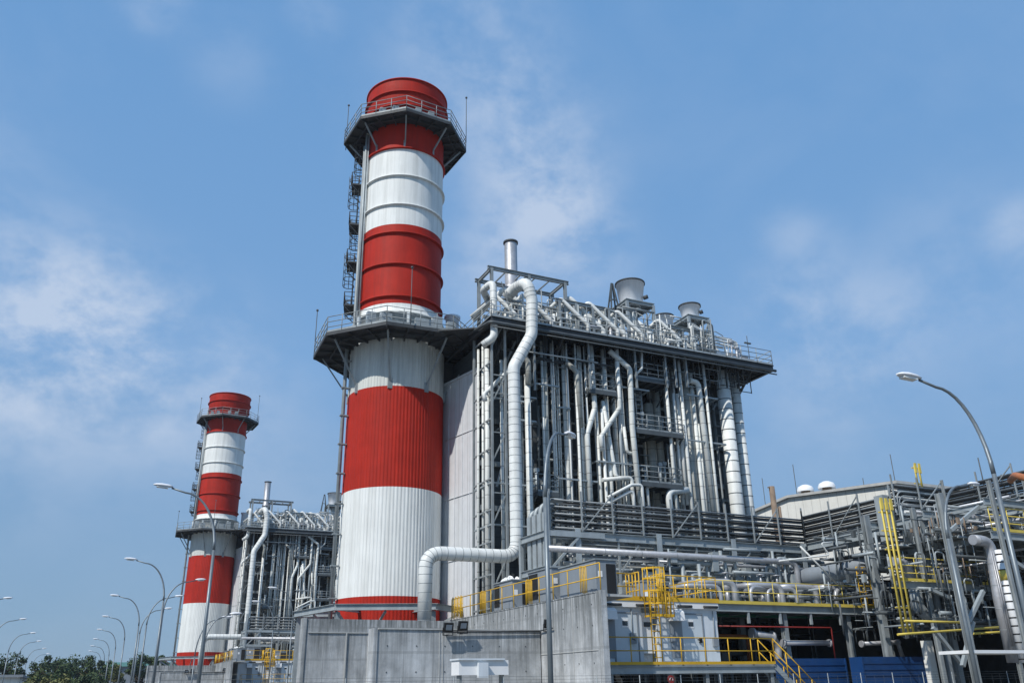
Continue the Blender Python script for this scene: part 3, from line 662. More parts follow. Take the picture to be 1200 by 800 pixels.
# white shelter box on the wall
a = A(538, 771, Y=32.5); b = A(596, 790, Y=32.5)
t = thing('switch_box', (a.x, 32.5, 0), 'white electrical box with a thin lid in front of the low concrete wall', 'electrical box', None)
MB().box(a.x, b.x, 32.5, 33.3, b.z, a.z-.06).build('cabinet', 'paint_white', t)
MB().box(a.x-.05, b.x-.2, 32.4, 33.35, a.z-.06, a.z+.0).build('lid', 'cabin', t)
MB().box(a.x+.75, a.x+1.15, 32.3, 32.498, b.z-.1, a.z-.15).build('door', 'cabin', t)
MB().box(a.x+.1, a.x+.2, 32.7, 33, 0, b.z).build('post', 'galv', t); MB().box(b.x-.2, b.x-.1, 32.7, 33, 0, b.z).build('post', 'galv', t)

# ------------------------------------------------------------------ electrical cabins + stairs platform
YC = 34.3
t = thing('electrical_cabin', (23.8, YC, 0), 'pale blue grey cabin with two doors and yellow railed roof on the near unit', 'cabin', 'pale cabins with yellow railed roofs', unit=True)
c = MB(); c.box(19.6, 22.86, YC, YC+4, 2.55, 4.97); c.box(23.72, 27.14, YC, YC+4, 2.55, 4.97); c.box(22.86, 23.72, YC+.5, YC+4, 2.55, 4.97); c.build('wall', 'cabin', t)
MB().box(19.0, 27.2, YC-.14, YC+4.1, 4.97, 5.28).build('roof', 'paint_white', t)
MB().box(19.0, 27.25, YC-.17, YC-.145, 5.25, 5.45).box(27.21, 27.25, YC-.12, YC+4.1, 5.26, 5.46).build('toe_board', 'yellow', t)
MB().rail([(19.0, YC-.1, 5.3), (22.6, YC-.1, 5.3)], 1.15, 1.1, .028, 1).rail([(23.9, YC-.1, 5.3), (27.2, YC-.1, 5.3), (27.2, YC+4, 5.3)], 1.15, .9, .028, 1).build('roof_railing', 'yellow', t)
for px0, px1, py in ((719.4, 747, 719.5), (797, 823, 721)):
    a = A(px0, py, Y=YC); b = A(px1-1.5, py, Y=YC)
    f = MB().box(a.x-.06, a.x, YC-.04, YC-.002, 2.6, a.z+.06).box(b.x, b.x+.06, YC-.04, YC-.002, 2.6, a.z+.06).box(a.x-.06, b.x+.06, YC-.05, YC-.002, a.z+.06, a.z+.12)
    do = MB().box(a.x+.01, b.x-.01, YC-.025, YC-.004, 2.6, a.z+.05).build('door', 'door', t)
    f.build('door_frame', 'panel_grey', do)
    cx = a.x*.55+b.x*.45
    MB().box(cx-.17, cx+.17, YC-.04, YC-.027, a.z-.55, a.z-.18).build('notice', 'paint_white', do)
    MB().box(cx-.14, cx+.14, YC-.05, YC-.041, a.z-.47, a.z-.27).build('window', 'glass', do)
    MB().box(b.x-.25, b.x-.12, YC-.1, YC-.027, 3.45, 3.65).cyl((b.x-.2, YC-.1, 3.55), (b.x-.38, YC-.1, 3.6), .03, n=6).build('handle', 'black', do)
for px in (709.5, 788):
    a = A(px, 712, Y=YC); x = a.x
    MB().extr([(x-.33, YC, 4.95), (x-.33, YC-.22, 4.92), (x-.33, YC-.4, 4.78), (x-.33, YC-.45, 4.4), (x-.33, YC, 4.4)], (.68, 0, 0)).build('air_hood', 'paint_white', t)
    MB().box(x-.22, x+.42, YC-.05, YC-.003, 2.8, 4.4).build('under_hood_panel', 'panel_grey', t)  # plain grey panel running down below the hood
MB().box(22.98, 23.6, YC+.2, YC+.48, 3.0, 4.75).build('meter_panel', 'paint_white', t)
MB().box(23.1, 23.5, YC+.18, YC+.197, 4.15, 4.35).build('meter_window', 'glass', t)
for x, z, w_, h_ in ((22.15, 3.4, .3, .45), (26.75, 3.3, .28, .4), (24.35, 3.5, .22, .3)): MB().box(x, x+w_, YC-.12, YC-.003, z, z+h_).build('junction_box', 'panel_grey', t)
MB().tube([(22.3, YC-.05, 3.85), (22.3, YC-.05, 4.9)], .02, 6).build('conduit', 'galv', t); MB().tube([(26.9, YC-.05, 3.7), (26.9, YC-.05, 4.9)], .02, 6).build('conduit', 'galv', t)
MB().box(22.2, 22.42, YC-.02, YC-.003, 4.3, 4.5).build('warning_plate', 'yellow', t)
for x in (20.9, 22.5, 24.8, 26.3):
    MB().cyl((x, YC-.2, 5.06), (x+.8, YC-.2, 5.06), .06, n=8).build('soffit_lamp', 'steel_dark', t)
t = thing('caged_ladder', (23.3, YC-.4, 2.6), 'yellow caged ladder between the two doors of the near cabin', 'ladder', 'yellow caged cabin ladders', unit=True)
l = MB()
for dx in (-.24, .24): l.cyl((23.3+dx, YC-.45, 2.6), (23.3+dx, YC-.45, 6.6), .03, n=6)
z = 2.8
while z < 6.4: l.cyl((23.06, YC-.45, z), (23.54, YC-.45, z), .02, n=5); z += .28
l.build('rails_and_rungs', 'yellow', t)
cg = MB()
for z in (4.55, 5.1, 5.65, 6.2, 6.65):
    pts = [(23.3+.52*math.cos(R(q)), YC-.55+.55*math.sin(R(q)), z) for q in range(-200, 25, 25)]
    for p, q in zip(pts, pts[1:]): cg.beam(p, q, .02, .08)
for q in range(-190, 15, 33): cg.cyl((23.3+.52*math.cos(R(q)), YC-.55+.55*math.sin(R(q)), 4.5), (23.3+.52*math.cos(R(q)), YC-.55+.55*math.sin(R(q)), 6.7), .022, n=4)
cg.build('cage', 'yellow', t)
MB().rail([(22.7, YC-1.05, 4.5), (23.95, YC-1.05, 4.5), (23.95, YC-.4, 4.5)], 1.1, .2, .022, 1, .12).rail([(22.6, YC-.4, 5.3), (22.6, YC+.7, 5.3)], 1.2, .3, .03, 2).rail([(24, YC-.4, 5.3), (24, YC+.7, 5.3)], 1.2, .3, .03, 2).build('guard', 'yellow', t)

# platform in front with stairs
t = thing('access_platform', (24, 33, 0), 'yellow railed steel platform and stair in front of the near cabin doors', 'platform', 'yellow railed access platforms', unit=True)
f = MB(); f.box(20.0, 29.2, 33.0, YC-.05, 2.42, 2.5); f.ibeam((20.0, 33.0, 2.26), (29.2, 33.0, 2.26), .16, .3)
for x in (20.1, 22, 24, 26, 28, 29.1): f.ibeam((x, 33, 2.3), (x, YC, 2.3), .12, .22)
f.build('floor', 'galv_light', t)
MB().box(20.0, 29.2, 32.9, 32.915, 2.48, 2.6).build('toe_board', 'yellow', t)
MB().rail([(20.0, YC-.1, 2.5), (20.0, 32.95, 2.5), (29.2, 32.95, 2.5)], 1.1, 1.25, .026, 1).build('railing', 'yellow', t)
for x in (20.3, 25.3, 29.0): MB().ibeam((x, 33.1, 0), (x, 33.1, 2.12), .18, .18).build('leg', 'galv', t)
s = MB(); s.beam((29.2, 32.98, 2.4), (32.0, 32.98, 0), .05, .25); s.beam((29.2, 33.95, 2.4), (32.0, 33.95, 0), .05, .25)
for i in range(11): f_ = (i+.5)/11; s.box(29.2+2.8*f_, 29.48+2.8*f_, 33.0, 33.93, 2.4-2.4*f_-.03, 2.4-2.4*f_)
s.build('stair', 'galv_light', t)
for y in (32.95, 33.98):
    r = MB()
    for h in (.55, 1.1): r.cyl((29.2, y, 2.5+h), (32.0, y, .1+h), .026, n=6)
    for i in range(5): f_ = i/4; r.cyl((29.2+2.8*f_, y, 2.5-2.4*f_), (29.2+2.8*f_, y, 3.6-2.4*f_), .026, n=5)
    r.build('handrail', 'yellow', t)
# red round thing at ground level under it
a = A(786, 797, Y=29)
t = thing('round_sign', (a.x, 29, 0), 'round red sign with a white curved mark below the near cabin platform', 'sign')
MB().cyl((a.x, 29, 0), (a.x, 29, a.z+.1), .03, n=8).build('post', 'galv', t)
MB().cyl((a.x, 28.99, a.z+.05), (a.x, 28.96, a.z+.05), .15, n=24).build('disc', 'red', t)
q = MB(); 
for i in range(8): b0, b1 = R(-20+i*27), R(-20+(i+1)*27); q.beam((a.x+.07*math.cos(b0), 28.953, a.z+.04+.07*math.sin(b0)), (a.x+.07*math.cos(b1), 28.953, a.z+.04+.07*math.sin(b1)), .03, .008)
q.build('mark', 'paint_white', t)

# grey cabinets with dark openings behind the railing
def ahu(x0, x1, y0, y1, z0, z1, label, op):
    t = thing('ventilation_unit', (x0, y0, z0), label, 'ventilation unit', 'grey ventilation units on the low roof', unit=True)
    MB().box(x0, x1, y0, y1, z0, z1).build('housing', 'panel_grey', t)
    l = MB()
    for a_, b_ in op: l.box(x0-.03, x0-.003, a_, b_, z0+.15, z1-.1)
    if op: l.build('side_opening', 'black', t)
    l = MB(); l.box(x0+.5*(x1-x0), x0+.95*(x1-x0), y0-.03, y0-.003, z0+.15, z1-.15); l.build('louvre', 'black', t)
    MB().box(x0-.05, x1+.05, y0-.05, y1+.05, z1, z1+.05).build('cap', 'galv', t)
    MB().box(x0+.1, x0+.3, y0-.02, y0-.002, z1-.7, z1-.45).build('nameplate', 'paint_white', t)
ahu(18.95, 19.95, 31.6, 34.8, 5.1, 6.6, 'long grey ventilation unit nearest the concrete wall end', [])
ahu(18.75, 19.85, 35.2, 37.6, 5.3, 6.7, 'grey ventilation unit with a wide black side opening, mid wall', [(36.6, 37.5)])
ahu(18.75, 19.85, 39.4, 41.6, 5.3, 6.6, 'grey ventilation unit farthest along the railed wall toward the chimney', [(40.9, 41.5)])
ahu(21.0, 22.5, 36.0, 37.6, 5.3, 6.9, 'grey ventilation unit on the cabin roof left of the ladder', [])
ahu(24.4, 26.0, 36.3, 37.6, 5.3, 6.4, 'low grey ventilation unit on the cabin roof right of the ladder', [])
q = MB(); NX, NY = 16, 10
for j in range(NY):
    for i in range(NX):
        e_ = min(i, NX-1-i, j, NY-1-j); hgt = (0, .35, .55, .65, .7, .7, .7, .7)[e_]*(.55+.6*rnd.random())
        q.v.append((20.0+1.7*i/NX+.05*rnd.random(), 43.0+1.2*j/NY, 6.72+hgt*.8))
for j in range(NY-1):
    for i in range(NX-1): k_ = j*NX+i; q.face([k_, k_+1, k_+NX+1, k_+NX])
q.box(20.2, 21.4, 43.1, 44.0, 6.5, 6.75)
o = q.build('tarpaulin', 'paint_white'); U(o, 'crumpled white tarpaulin heap on the roof beside the thick white pipe', 'tarpaulin', 'white tarpaulin heaps')
MB().box(18.6, 27, 38.0, 47, 4.9, 5.28) if 0 else None
U(MB().box(18.5, 19.9, 30.4, 38.4, 5.0, 5.09).box(18.5, 27.0, 38.4, 46.5, 5.0, 5.09).build('roof_slab', 'concrete_edge'), 'low flat concrete roof slab behind the near railed wall', 'roof slab', 'flat concrete roof slabs')

# ------------------------------------------------------------------ pipe racks
def rack(name, pts, label, group, unit, z0=9.12, vert0=True, trays=5, cols=None, wd=2.2):
    """cable tray rack along a polyline (x,y) at beam height z0"""
    t = thing(name, (pts[0][0], pts[0][1], 0), label, 'pipe rack', group, unit=unit)
    V3 = lambda p, z, d=0: Vector((p[0]+d, p[1]+d, z))
    for i in range(trays):
        z = z0+.35+i*.37
        b = MB()
        for p, q in zip(pts, pts[1:]):
            b.cur = 0; b.cyl(V3(p, z, 0), V3(q, z, 0), .055, n=8); b.cyl(V3(p, z+.03, wd*.45), V3(q, z+.03, wd*.45), .07, n=8)
            b.cur = 1; b.beam(V3(p, z-.02, wd*.2), V3(q, z-.02, wd*.2), .22, .05); b.beam(V3(p, z+.05, wd*.9), V3(q, z+.05, wd*.9), .2, .05)
        b.build('cable_tray', ['tray', 'black'], t)
    b = MB()
    for p, q in zip(pts, pts[1:]):
        for d in (0, wd): b.ibeam(V3(p, z0, d), V3(q, z0, d), .22, .42)
        L_ = (Vector(q)-Vector(p)).length; k = max(2, int(L_/1.9))
        for i in range(k+1):
            e = Vector(p).lerp(Vector(q), i/k)
            b.beam(V3(e, z0, 0), V3(e, z0, wd), .14)
    b.build('beam', 'galv_light', t)
    b = MB()
    for p, q in zip(pts, pts[1:]):
        L_ = (Vector(q)-Vector(p)).length; k = max(2, int(L_/1.9))
        for i in range(k+1):
            e = Vector(p).lerp(Vector(q), i/k)
            for d in (-.2, wd+.2): b.beam(V3(e, z0+.2, d), V3(e, z0+.5+trays*.37, d), .07)
            for j in range(trays): b.beam(V3(e, z0+.27+j*.37, -.2), V3(e, z0+.27+j*.37, wd+.2), .05)
            if i % 3 == 1:
                e2 = Vector(p).lerp(Vector(q), (i+1)/k) if i < k else e
                b.beam(V3(e, z0+.2, -.2), V3(e2, z0+.4+trays*.37, -.2), .05)
    b.build('post', 'galv', t)
    for c in (cols or []):
        for d in (0, wd): MB().ibeam((c[0]+d*.0+.0, c[1]+d, 0), (c[0], c[1]+d, z0+.35), .34, .34).build('column', 'galv_light', t)
    return t
t = rack('pipe_rack', [(21.4, 40), (39.0, 40)], 'long grey cable tray rack crossing in front of the near boiler house', 'cable tray racks', True, cols=[(22.9, 40), (28.1, 40), (33.3, 40), (38.6, 40)])
for i in range(4):
    x = 20.75+.0*i; y = 40.2+i*.62
    MB().tube([(22.2, y, 10.95-.1*i), (21.2, y, 10.95-.1*i), (21.2, y, 6.2)], .16, 4, .55).beam((21.2, y, 10.3), (21.2, y, 5.6), .26, .42).build('cable_riser', 'galv_light', t)
b = MB()
for z in (9.12, 7.3): b.ibeam((21.0, 39.8, z), (21.0, 43, z), .18, .34); b.beam((21.0, 39.8, z-.0), (24.5, 39.8, z), .16, .28)
b.beam((21.0, 39.8, 5.2), (21.0, 39.8, 11.3), .22); b.beam((21, 42.9, 5.2), (21, 42.9, 9.3), .2); b.beam((21.2, 39.8, 7.3), (22.9, 39.8, 9.0), .12); b.beam((22.9, 39.8, 5.4), (24.4, 39.8, 7.0), .12); b.beam((21.0, 40, 5.4), (22.9, 40, 7.2), .12)
b.build('end_frame', 'galv_light', t)
rack('pipe_rack', [(39.0, 40), (39.0, 33.2)], 'short rack of grey trays turning toward the viewer below the beige hall', 'cable tray racks', False, z0=9.3, cols=[], wd=1.6)
rack('pipe_rack', [(39.2, 33.1), (43.2, 33.1)], 'dark tray rack with trays bending down at its left end, right of the beige roof', 'cable tray racks', False, z0=10.3, trays=4, cols=[(41.6, 33.1)], wd=1.6)
rack('pipe_rack', [(43.2, 33.0), (43.2, 16)], 'rightmost tray rack running behind the tall right lamp post', 'cable tray racks', False, z0=10.3, trays=4, cols=[(43.2, 28.4), (43.2, 22.5)], wd=1.6)
t = thing('cable_drop', (39.4, 33.3, 0), 'fan of thin grey cables curving down behind the yellow pipe bundle', 'cables', None)
for i in range(7):
    x = 39.3+i*.17; MB().tube([(41.5, 33.0+i*.05, 11.4-.22*i), (x, 33.0+i*.05, 11.4-.22*i), (x+.02, 33.0+i*.05, 7.9)], .05, 6, .6).build('cable', 'galv', t)
MB().box(38.55, 39.15, 33.3, 33.9, 8.7, 11.2).build('cable_cover', 'galv_light', t)

# ------------------------------------------------------------------ process deck with piping (partly shared by both units)
t = thing('process_deck', (34, 36, 0), 'long pipe deck with yellow railing right of the near cabin, dark below', 'pipe deck', 'pipe decks beside the cabins', unit=True)
f = MB(); f.box(27.4, 40.6, 36.0, 47.5, 5.40, 5.46); f.ibeam((27.3, 36.0, 5.25), (40.6, 36.0, 5.25), .2, .4)
for i in range(8): x = 27.6+i*1.85; f.ibeam((x, 36, 5.2), (x, 47.5, 5.2), .16, .3)
for y in (39, 42, 45, 47.5): f.ibeam((27.4, y, 5.2), (40.6, y, 5.2), .16, .34)
f.build('floor', 'galv_light', t)
MB().box(27.3, 40.6, 35.86, 35.88, 5.42, 5.58).build('toe_board', 'yellow_pale', t)
MB().rail([(27.4, 35.9, 5.46), (40.4, 35.9, 5.46)], 1.1, 1.6, .024, 1).build('railing', 'yellow_pale', t)
for x in (28.4, 33.0, 37.5, 40.4):
    for y in (36.2, 41.5, 47.2): MB().ibeam((x, y, 0), (x, y, 5.1), .28, .28).build('column', 'galv', t)
for i in range(6):
    x = 28.4+i*2.1; MB().beam((x, 35.98, 5.1), (x, 35.98, 4.5), .12).build('hanger', 'galv_light', t)
t = thing('process_piping', (34, 39, 5.5), 'row of silver bend pipes and valves standing on the near pipe deck', 'pipes', 'silver bend pipes on the decks', unit=True)
for px, w, dx in ((862, 8, -1), (917, 7, -1), (934, 5, -1), (957, 7, -1), (1003, 8, -1), (845, 5, -1), (880, 5, 1), (980, 6, 1), (900, 4, 1)):
    a = A(px, 700, Y=37.2); r_ = rpx(a, w)*.95; z = 6.45+.15*(w-5)*.5
    MB().tube([(a.x, 37.2, 5.46), (a.x, 37.2, z), (a.x+dx*1.9, 37.6, z), (a.x+dx*2.1, 40, z)], r_, 14, .5).build('bend_pipe', 'alu', t)
for px in (852, 893, 912, 980, 1010, 1020):
    a = A(px, 690, Y=38); z = 5.46; v = MB()
    v.cyl((a.x, 38, z), (a.x, 38, z+1.0), .12, n=10); v.sphere((a.x, 38, z+1.05), .26, .26, .28); v.cyl((a.x, 38, z+1.2), (a.x, 38, z+1.75), .1, .05, n=10); v.cyl((a.x, 38, z+1.75), (a.x, 38, z+1.8), .22, n=12); v.build('valve', 'alu', t)
for i in range(5):
    z = 6.2+.55*i; y = 39.2+.8*(i % 3); MB().cyl((27.5, y, z), (40.2, y, z), .09+.05*(i % 3), n=10).build('header_pipe', ('alu', 'galv_light', 'clad_plain')[i % 3], t)
e = MB()
for i in range(260):
    x = 27.8+rnd.random()*12.4; y = 38.5+rnd.random()*8; z = 5.5+rnd.random()*3.2; k = rnd.random()
    if k < .35: e.cyl((x, y, 5.5), (x, y, z+.4), .05+.08*rnd.random(), n=7)
    elif k < .65: e.cyl((x, y, z), (min(40.3, x+.6+2.5*rnd.random()), y, z), .04+.09*rnd.random(), n=7)
    elif k < .85: e.tube([(x, y, 5.5), (x, y, z), (x+.7, y, z), (x+.7, y, z-.8)], .06+.05*rnd.random(), 7, .2)
    else: e.box(x, x+.4, y, y+.4, z-.3, z+.3)
tag(e.build('small_pipework', ['galv_light'], t), kind='stuff')
# main silver pipe in front of rack
P = [A(640, 642, Y=38.8), A(655, 640, Y=38.8), A(932, 656, Y=38.8), A(940, 700, Y=38.8)]; P[2].z = P[1].z = P[0].z; P[3].x = P[2].x; P[3].z = 5.5
U(MB().tube([P[0], P[2], P[3]], .165, 14, .5, seams=2.4).build('header_pipe', ['alu', 'galv']), 'long shiny silver pipe just below the near cable tray rack', 'pipe', 'long silver pipes below the racks')
# extra rack level pipes & beams between z 6.5 and 9
t = thing('pipe_bundle', (30, 41, 8), 'bundle of parallel grey pipes hung under the near cable tray rack', 'pipes', 'pipe bundles under the racks', unit=True)
for i in range(9):
    y = 40.3+.35*i; z = 8.75-.28*(i % 3)-.05*i
    MB().cyl((23.2, y, z), (39, y, z), .06+.05*(i % 4 == 1), n=8).build('pipe', ('galv_light', 'alu', 'clad_plain')[i % 3], t)
b = MB()
for x in (25.5, 28.1, 30.7, 33.3, 36): b.beam((x, 40, 6.6), (x, 40, 9), .1); b.beam((x, 40, 7.8), (x, 43.4, 7.8), .1); b.beam((x, 40, 7.2), (x+1.3, 40, 8.8), .07)
b.build('hanger', 'galv', t)

# ------------------------------------------------------------------ below the deck (dark, seen only at the near unit)
def N_(o, label, cat, group=None): return solo(o, label, cat, group)
t = thing('dark_backing_machinery', (34, 44, 0), 'dark backing panel added for shade, with machinery, below the near pipe deck', 'machinery', 'machinery below the pipe decks', unit=True)
MB().box(21, 46, 47.6, 48.4, 0, 6.8).build('back_panel', 'steel_dark', t)  # added dark panel, keeps the space under the deck gloomy
e = MB()
for i in range(200):
    x = 27.5+rnd.random()*14; y = 38+rnd.random()*8; z = .5+rnd.random()*4.3; k = rnd.random()
    if k < .4: e.cyl((x, y, 0), (x, y, z+.6), .05+.08*rnd.random(), n=7)
    elif k < .8: e.cyl((x, y, z), (x+.8+2.5*rnd.random(), y, z), .05+.1*rnd.random(), n=7)
    else: e.box(x, x+.6, y, y+.5, z-.3, z+.4)
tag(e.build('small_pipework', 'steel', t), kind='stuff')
MB().box(28.5, 31.5, 42, 44, .1, 3.2).build('pump_housing', 'steel', t); MB().box(34, 38.5, 41.5, 44, .1, 2.6).build('pump_housing', 'steel', t)
for nm, pts, w, Y, mm, lab in (
    ('red_pipe', [(838, 733), (974, 735), (979, 772)], 1.7, 35.6, 'red', 'thin red pipe under the deck, turning down left of a blue container'),
    ('green_pipe', [(838, 720), (1010, 724)], 4, 38.5, 'green', 'green pipe running in the dark just below the near pipe deck'),
    ('orange_pipe', [(836, 744), (876, 745), (878, 775)], 4, 39.0, 'orange', 'short rusty orange pipe in the dark behind the yellow stair'),
    ('silver_pipe', [(882, 742), (905, 746), (912, 758), (914, 800)], 9, 36.5, 'alu', 'silver pipe with an elbow turning down beside the yellow stair'),
    ('silver_pipe', [(918, 753), (972, 753)], 6, 36.0, 'alu', 'straight silver pipe ending in a flange above the left blue container'),
    ('silver_pipe', [(1010, 754), (1052, 752), (1058, 770)], 5, 35.4, 'alu', 'straight silver pipe with its flange above the right blue container')):
    P = [A(*p, Y=Y) for p in pts]; r_ = rpx(P[0], w); o = MB().tube(P, r_, 12)
    if nm == 'silver_pipe':
        for p in P[:2]: o.cyl(p-Vector((.06, 0, 0)), p+Vector((.06, 0, 0)), r_*1.5, n=14)
    N_(o.build(nm, mm), lab, 'pipe')
for px0, px1, py, Y, lab in ((920, 990, 771, 35.0, 'dark blue container, left one of the two under the pipe deck'), (1009, 1083, 769, 33.4, 'dark blue container, right one of the two, nearer the steel columns')):
    a, b = A(px0, py, Y=Y), A(px1, py, Y=Y); t = thing('blue_container', (a.x, Y, 0), lab, 'container', 'dark blue containers')
    MB().box(a.x, b.x, Y, Y+.8, .3, a.z).build('body', 'blue', t)
    g = MB()
    for z in (a.z-.33, a.z-.62, a.z-.9): g.box(a.x+.05, b.x-.05, Y-.03, Y-.003, z, z+.05)
    g.box(a.x-.03, a.x+.05, Y-.04, Y, .3, a.z); g.box(b.x-.05, b.x+.03, Y-.04, Y, .3, a.z); g.build('rib', 'blue', t)
    MB().box(a.x+.1, b.x-.1, Y+.1, Y+.7, 0, .3).build('skid', 'steel_dark', t)

# ------------------------------------------------------------------ right-hand process structure
t = thing('process_structure', (43, 30, 0), 'open multi level steel frame full of pipes at the right, behind the curved lamp', 'steel structure')
COLS = [(1026, 680, 33.6, .34), (1079, 615, 31.5, .27), (1129, 720, 26.5, .27), (1102, 770, 31, .2), (1157, 610, 30, .2), (1178, 650, 25, .16), (1225, 660, 24, .2)]
cp = []
for px, py, Y, w in COLS:
    p = A(px, py, Y=Y); cp.append(p); ztop = {1028: 9.3, 1079: 9.6, 1129: 9.6, 1092: 6.2}.get(px, 10)
    MB().ibeam((p.x, Y, 0), (p.x, Y, ztop), w, w, .03).build('column', 'galv', t)
def BM(x0, y0, x1, y1, z, h=.34, m_='galv_light', w=.18): return MB().ibeam((x0, y0, z), (x1, y1, z), w, h).build('beam', m_, t)
for z in (6.0, 8.0, 9.6):
    BM(35.2 if z < 7 else 38, 30.5, 52, 30.5, z); BM(38, 34, 52, 34, z); BM(38, 27 if z > 7 else 38, 52, 27 if z > 7 else 38, z)
    for x in ((39, 42, 45, 48) if z > 7 else (42, 46, 50)): BM(x, 27 if z > 7 else 30.6, x, 38, z, .28)
for z, y0_, y1_ in ((6.05, 30.6, 38), (8.05, 27, 38)):
    MB().box(38, 50, y0_, y1_, z+.17, z+.21).build('floor', 'galv', t)
MB().rail([(35.3, 30.4, 6.2), (43, 30.4, 6.2)], 1.1, 1.4, .025, 2).rail([(38.2, 27, 8.25), (46, 27, 8.25)], 1.1, 1.2, .025, 2).build('railing', 'yellow_pale', t)
MB().box(35.3, 43, 30.33, 30.35, 6.17, 6.31).box(38.2, 46, 26.93, 26.95, 8.2, 8.34).build('toe_board', 'yellow_pale', t)
for (x0_, y0_, x1_, y1_, Y) in ((1114, 621, 1152, 589, 28), (1158, 590, 1186, 609, 28), (1135, 728, 1152, 692, 27), (1128, 780, 1140, 728, 27), (1160, 590, 1200, 625, 28), (1176, 650, 1200, 665, 26), (1112, 700, 1090, 690, 30), (1093, 735, 1125, 775, 29.5)):
    MB().beam(A(x0_, y0_, Y=Y), A(x1_, y1_, Y=Y), .16).build('brace', 'galv_light', t)
e = MB()
for i in range(900):
    x = 36+rnd.random()*14; y = 28+rnd.random()*9; z = 4.2+rnd.random()*5.2; k = rnd.random()
    e.cur = 0 if rnd.random() < .6 else 1
    if k < .3: e.cyl((x, y, z-.8), (x, y, z+.8), .015+.06*rnd.random()**2, n=6)
    elif k < .6: e.cyl((x, y, z), (x+.8+3*rnd.random(), y, z), .015+.08*rnd.random()**2, n=6)
    elif k < .75: e.cyl((x, y, z), (x, y+1+2*rnd.random(), z), .015+.08*rnd.random()**2, n=6)
    elif k < .92: e.tube([(x, y, z-.7), (x, y, z), (x+.6, y, z), (x+.6, y, z-.6)], .03+.05*rnd.random(), 6, .2)
    else: e.box(x, x+.2, y, y+.2, z-.2, z+.2)
tag(e.build('small_pipework', ['steel', 'galv_light'], t), kind='stuff')
e = MB()
for i in range(70):
    x = 36.5+rnd.random()*10; y = 27.5+rnd.random()*3; z0_ = 8.25 if rnd.random() < .6 else 6.2
    if rnd.random() < .5: e.cyl((x, y, z0_), (x, y, z0_+.4+rnd.random()), .03, n=5)
    else: e.box(x, x+.14, y, y+.12, z0_+.3, z0_+.4+.25*rnd.random())
tag(e.build('instrument_stand', 'rusty', t), kind='stuff')

MB().box(46.0, 49.5, 29, 46.5, 0, 7.6).build('shade_block', 'steel_dark', t)  # added dark box, closes the bright gaps so the frame reads as shaded
MB().box(38.5, 45.9, 38.5, 46.5, 0, 5.9).build('shade_block', 'steel_dark', t)  # second added dark box, stands in for shade at the lower level
rp = random.Random(21)
for i in range(34):
    z = rp.choice((6.5, 6.8, 7.2, 7.6, 8.5, 8.8, 9.2, 9.75, 10.0)); y = rp.uniform(30.7, 33.2) if z < 8 else rp.uniform(27.2, 32)
    x = 38.2+rp.random()*2; MB().cyl((x, y, z), (51, y, z), .03+.07*rp.random(), n=8).build('pipe', rp.choice(('galv_light', 'alu', 'clad_plain', 'galv')), t)
for i in range(22):
    z = rp.choice((6.9, 7.7, 9.0, 9.85, 10.05)); x = rp.uniform(38.5, 49); MB().cyl((x, 27.2, z), (x, 37.8, z), .03+.06*rp.random(), n=8).build('pipe', rp.choice(('galv_light', 'alu', 'galv')), t)
for i in range(16):
    x = 38.6+rp.random()*8; y = rp.choice((30.45, 27.05)); MB().beam((x, y, 6.1 if y > 30 else 8.2), (x, y, 9.6), .07).build('post', 'galv_light', t)
# big grey ducts and pipes in the structure
def bigpipe(pts, r_, mm, lab, Rb=None, seams=0, cat='pipe', nm='large_pipe'):
    return N_(MB().tube(pts, r_, 24, Rb, seams=seams).build(nm, [mm, 'galv']), lab, cat)
bigpipe([A(885, 688, Y=42), A(1018, 662, Y=35.3), A(1060, 654, Y=34)], .52, 'panel_grey', 'very fat grey pipe running toward the viewer behind the silver bend pipes')
bigpipe([A(1072, 690, Y=31.6), A(1077, 716, Y=31.6), A(1100, 726, Y=31.6), A(1190, 733, Y=31.6)], .30, 'galv_light', 'grey pipe curving down and then right below the second railed deck', .9)
bigpipe([A(1060, 735, Y=34), A(1200, 728, Y=34)], .55, 'steel', 'fat dark grey horizontal pipe in shade below the second railed deck')
bigpipe([A(1045, 658, Y=31.5), A(1062, 660, Y=31.5), A(1069, 680, Y=31.5)], .24, 'alu', 'shiny silver elbow standing on the second railed deck', .6)
bigpipe([A(1140, 632, Y=27), A(1160, 634, Y=27), A(1170, 700, Y=27), A(1187, 776, Y=27)], .24, 'alu', 'silver pipe with a top elbow dropping down at the right edge', .6, 1.2)
t = thing('banded_pipe', A(1195, 776, Y=26), 'white pipe with black bands and one yellow section at the right edge', 'pipe')
P0, P1 = A(1170, 644, Y=26), A(1196, 776, Y=26); P1.x = P0.x; d = (P1-P0)
MB().cyl(P0, P1, .17, n=14).build('shell', 'paint_white', t)
for i in range(14): f_ = (i+.5)/14; MB().cyl(P0+d*f_, P0+d*(f_+.012), .18, n=14).build('band', 'black', t)
MB().cyl(P0+d*.19, P0+d*.28, .185, n=14).build('sleeve', 'yellow_pale', t)
P0 = A(1161, 645, Y=26.4)
t = thing('pipe_group', (P0.x, 26.4, 0), 'three thin steel pipes side by side left of the black banded pipe', 'pipes')
for i in range(3): MB().cyl((P0.x+.14*i, 26.4, 3), (P0.x+.14*i, 26.4, P0.z), .045, n=8).build('pipe', 'alu', t)
a = A(1138, 761, Y=24); b = A(1215, 765, Y=24)
N_(MB().box(a.x, b.x, 24, 25.5, a.z-.12, a.z).build('canopy', 'paint_white'), 'thin white flat canopy at the lower right edge of the picture', 'canopy')
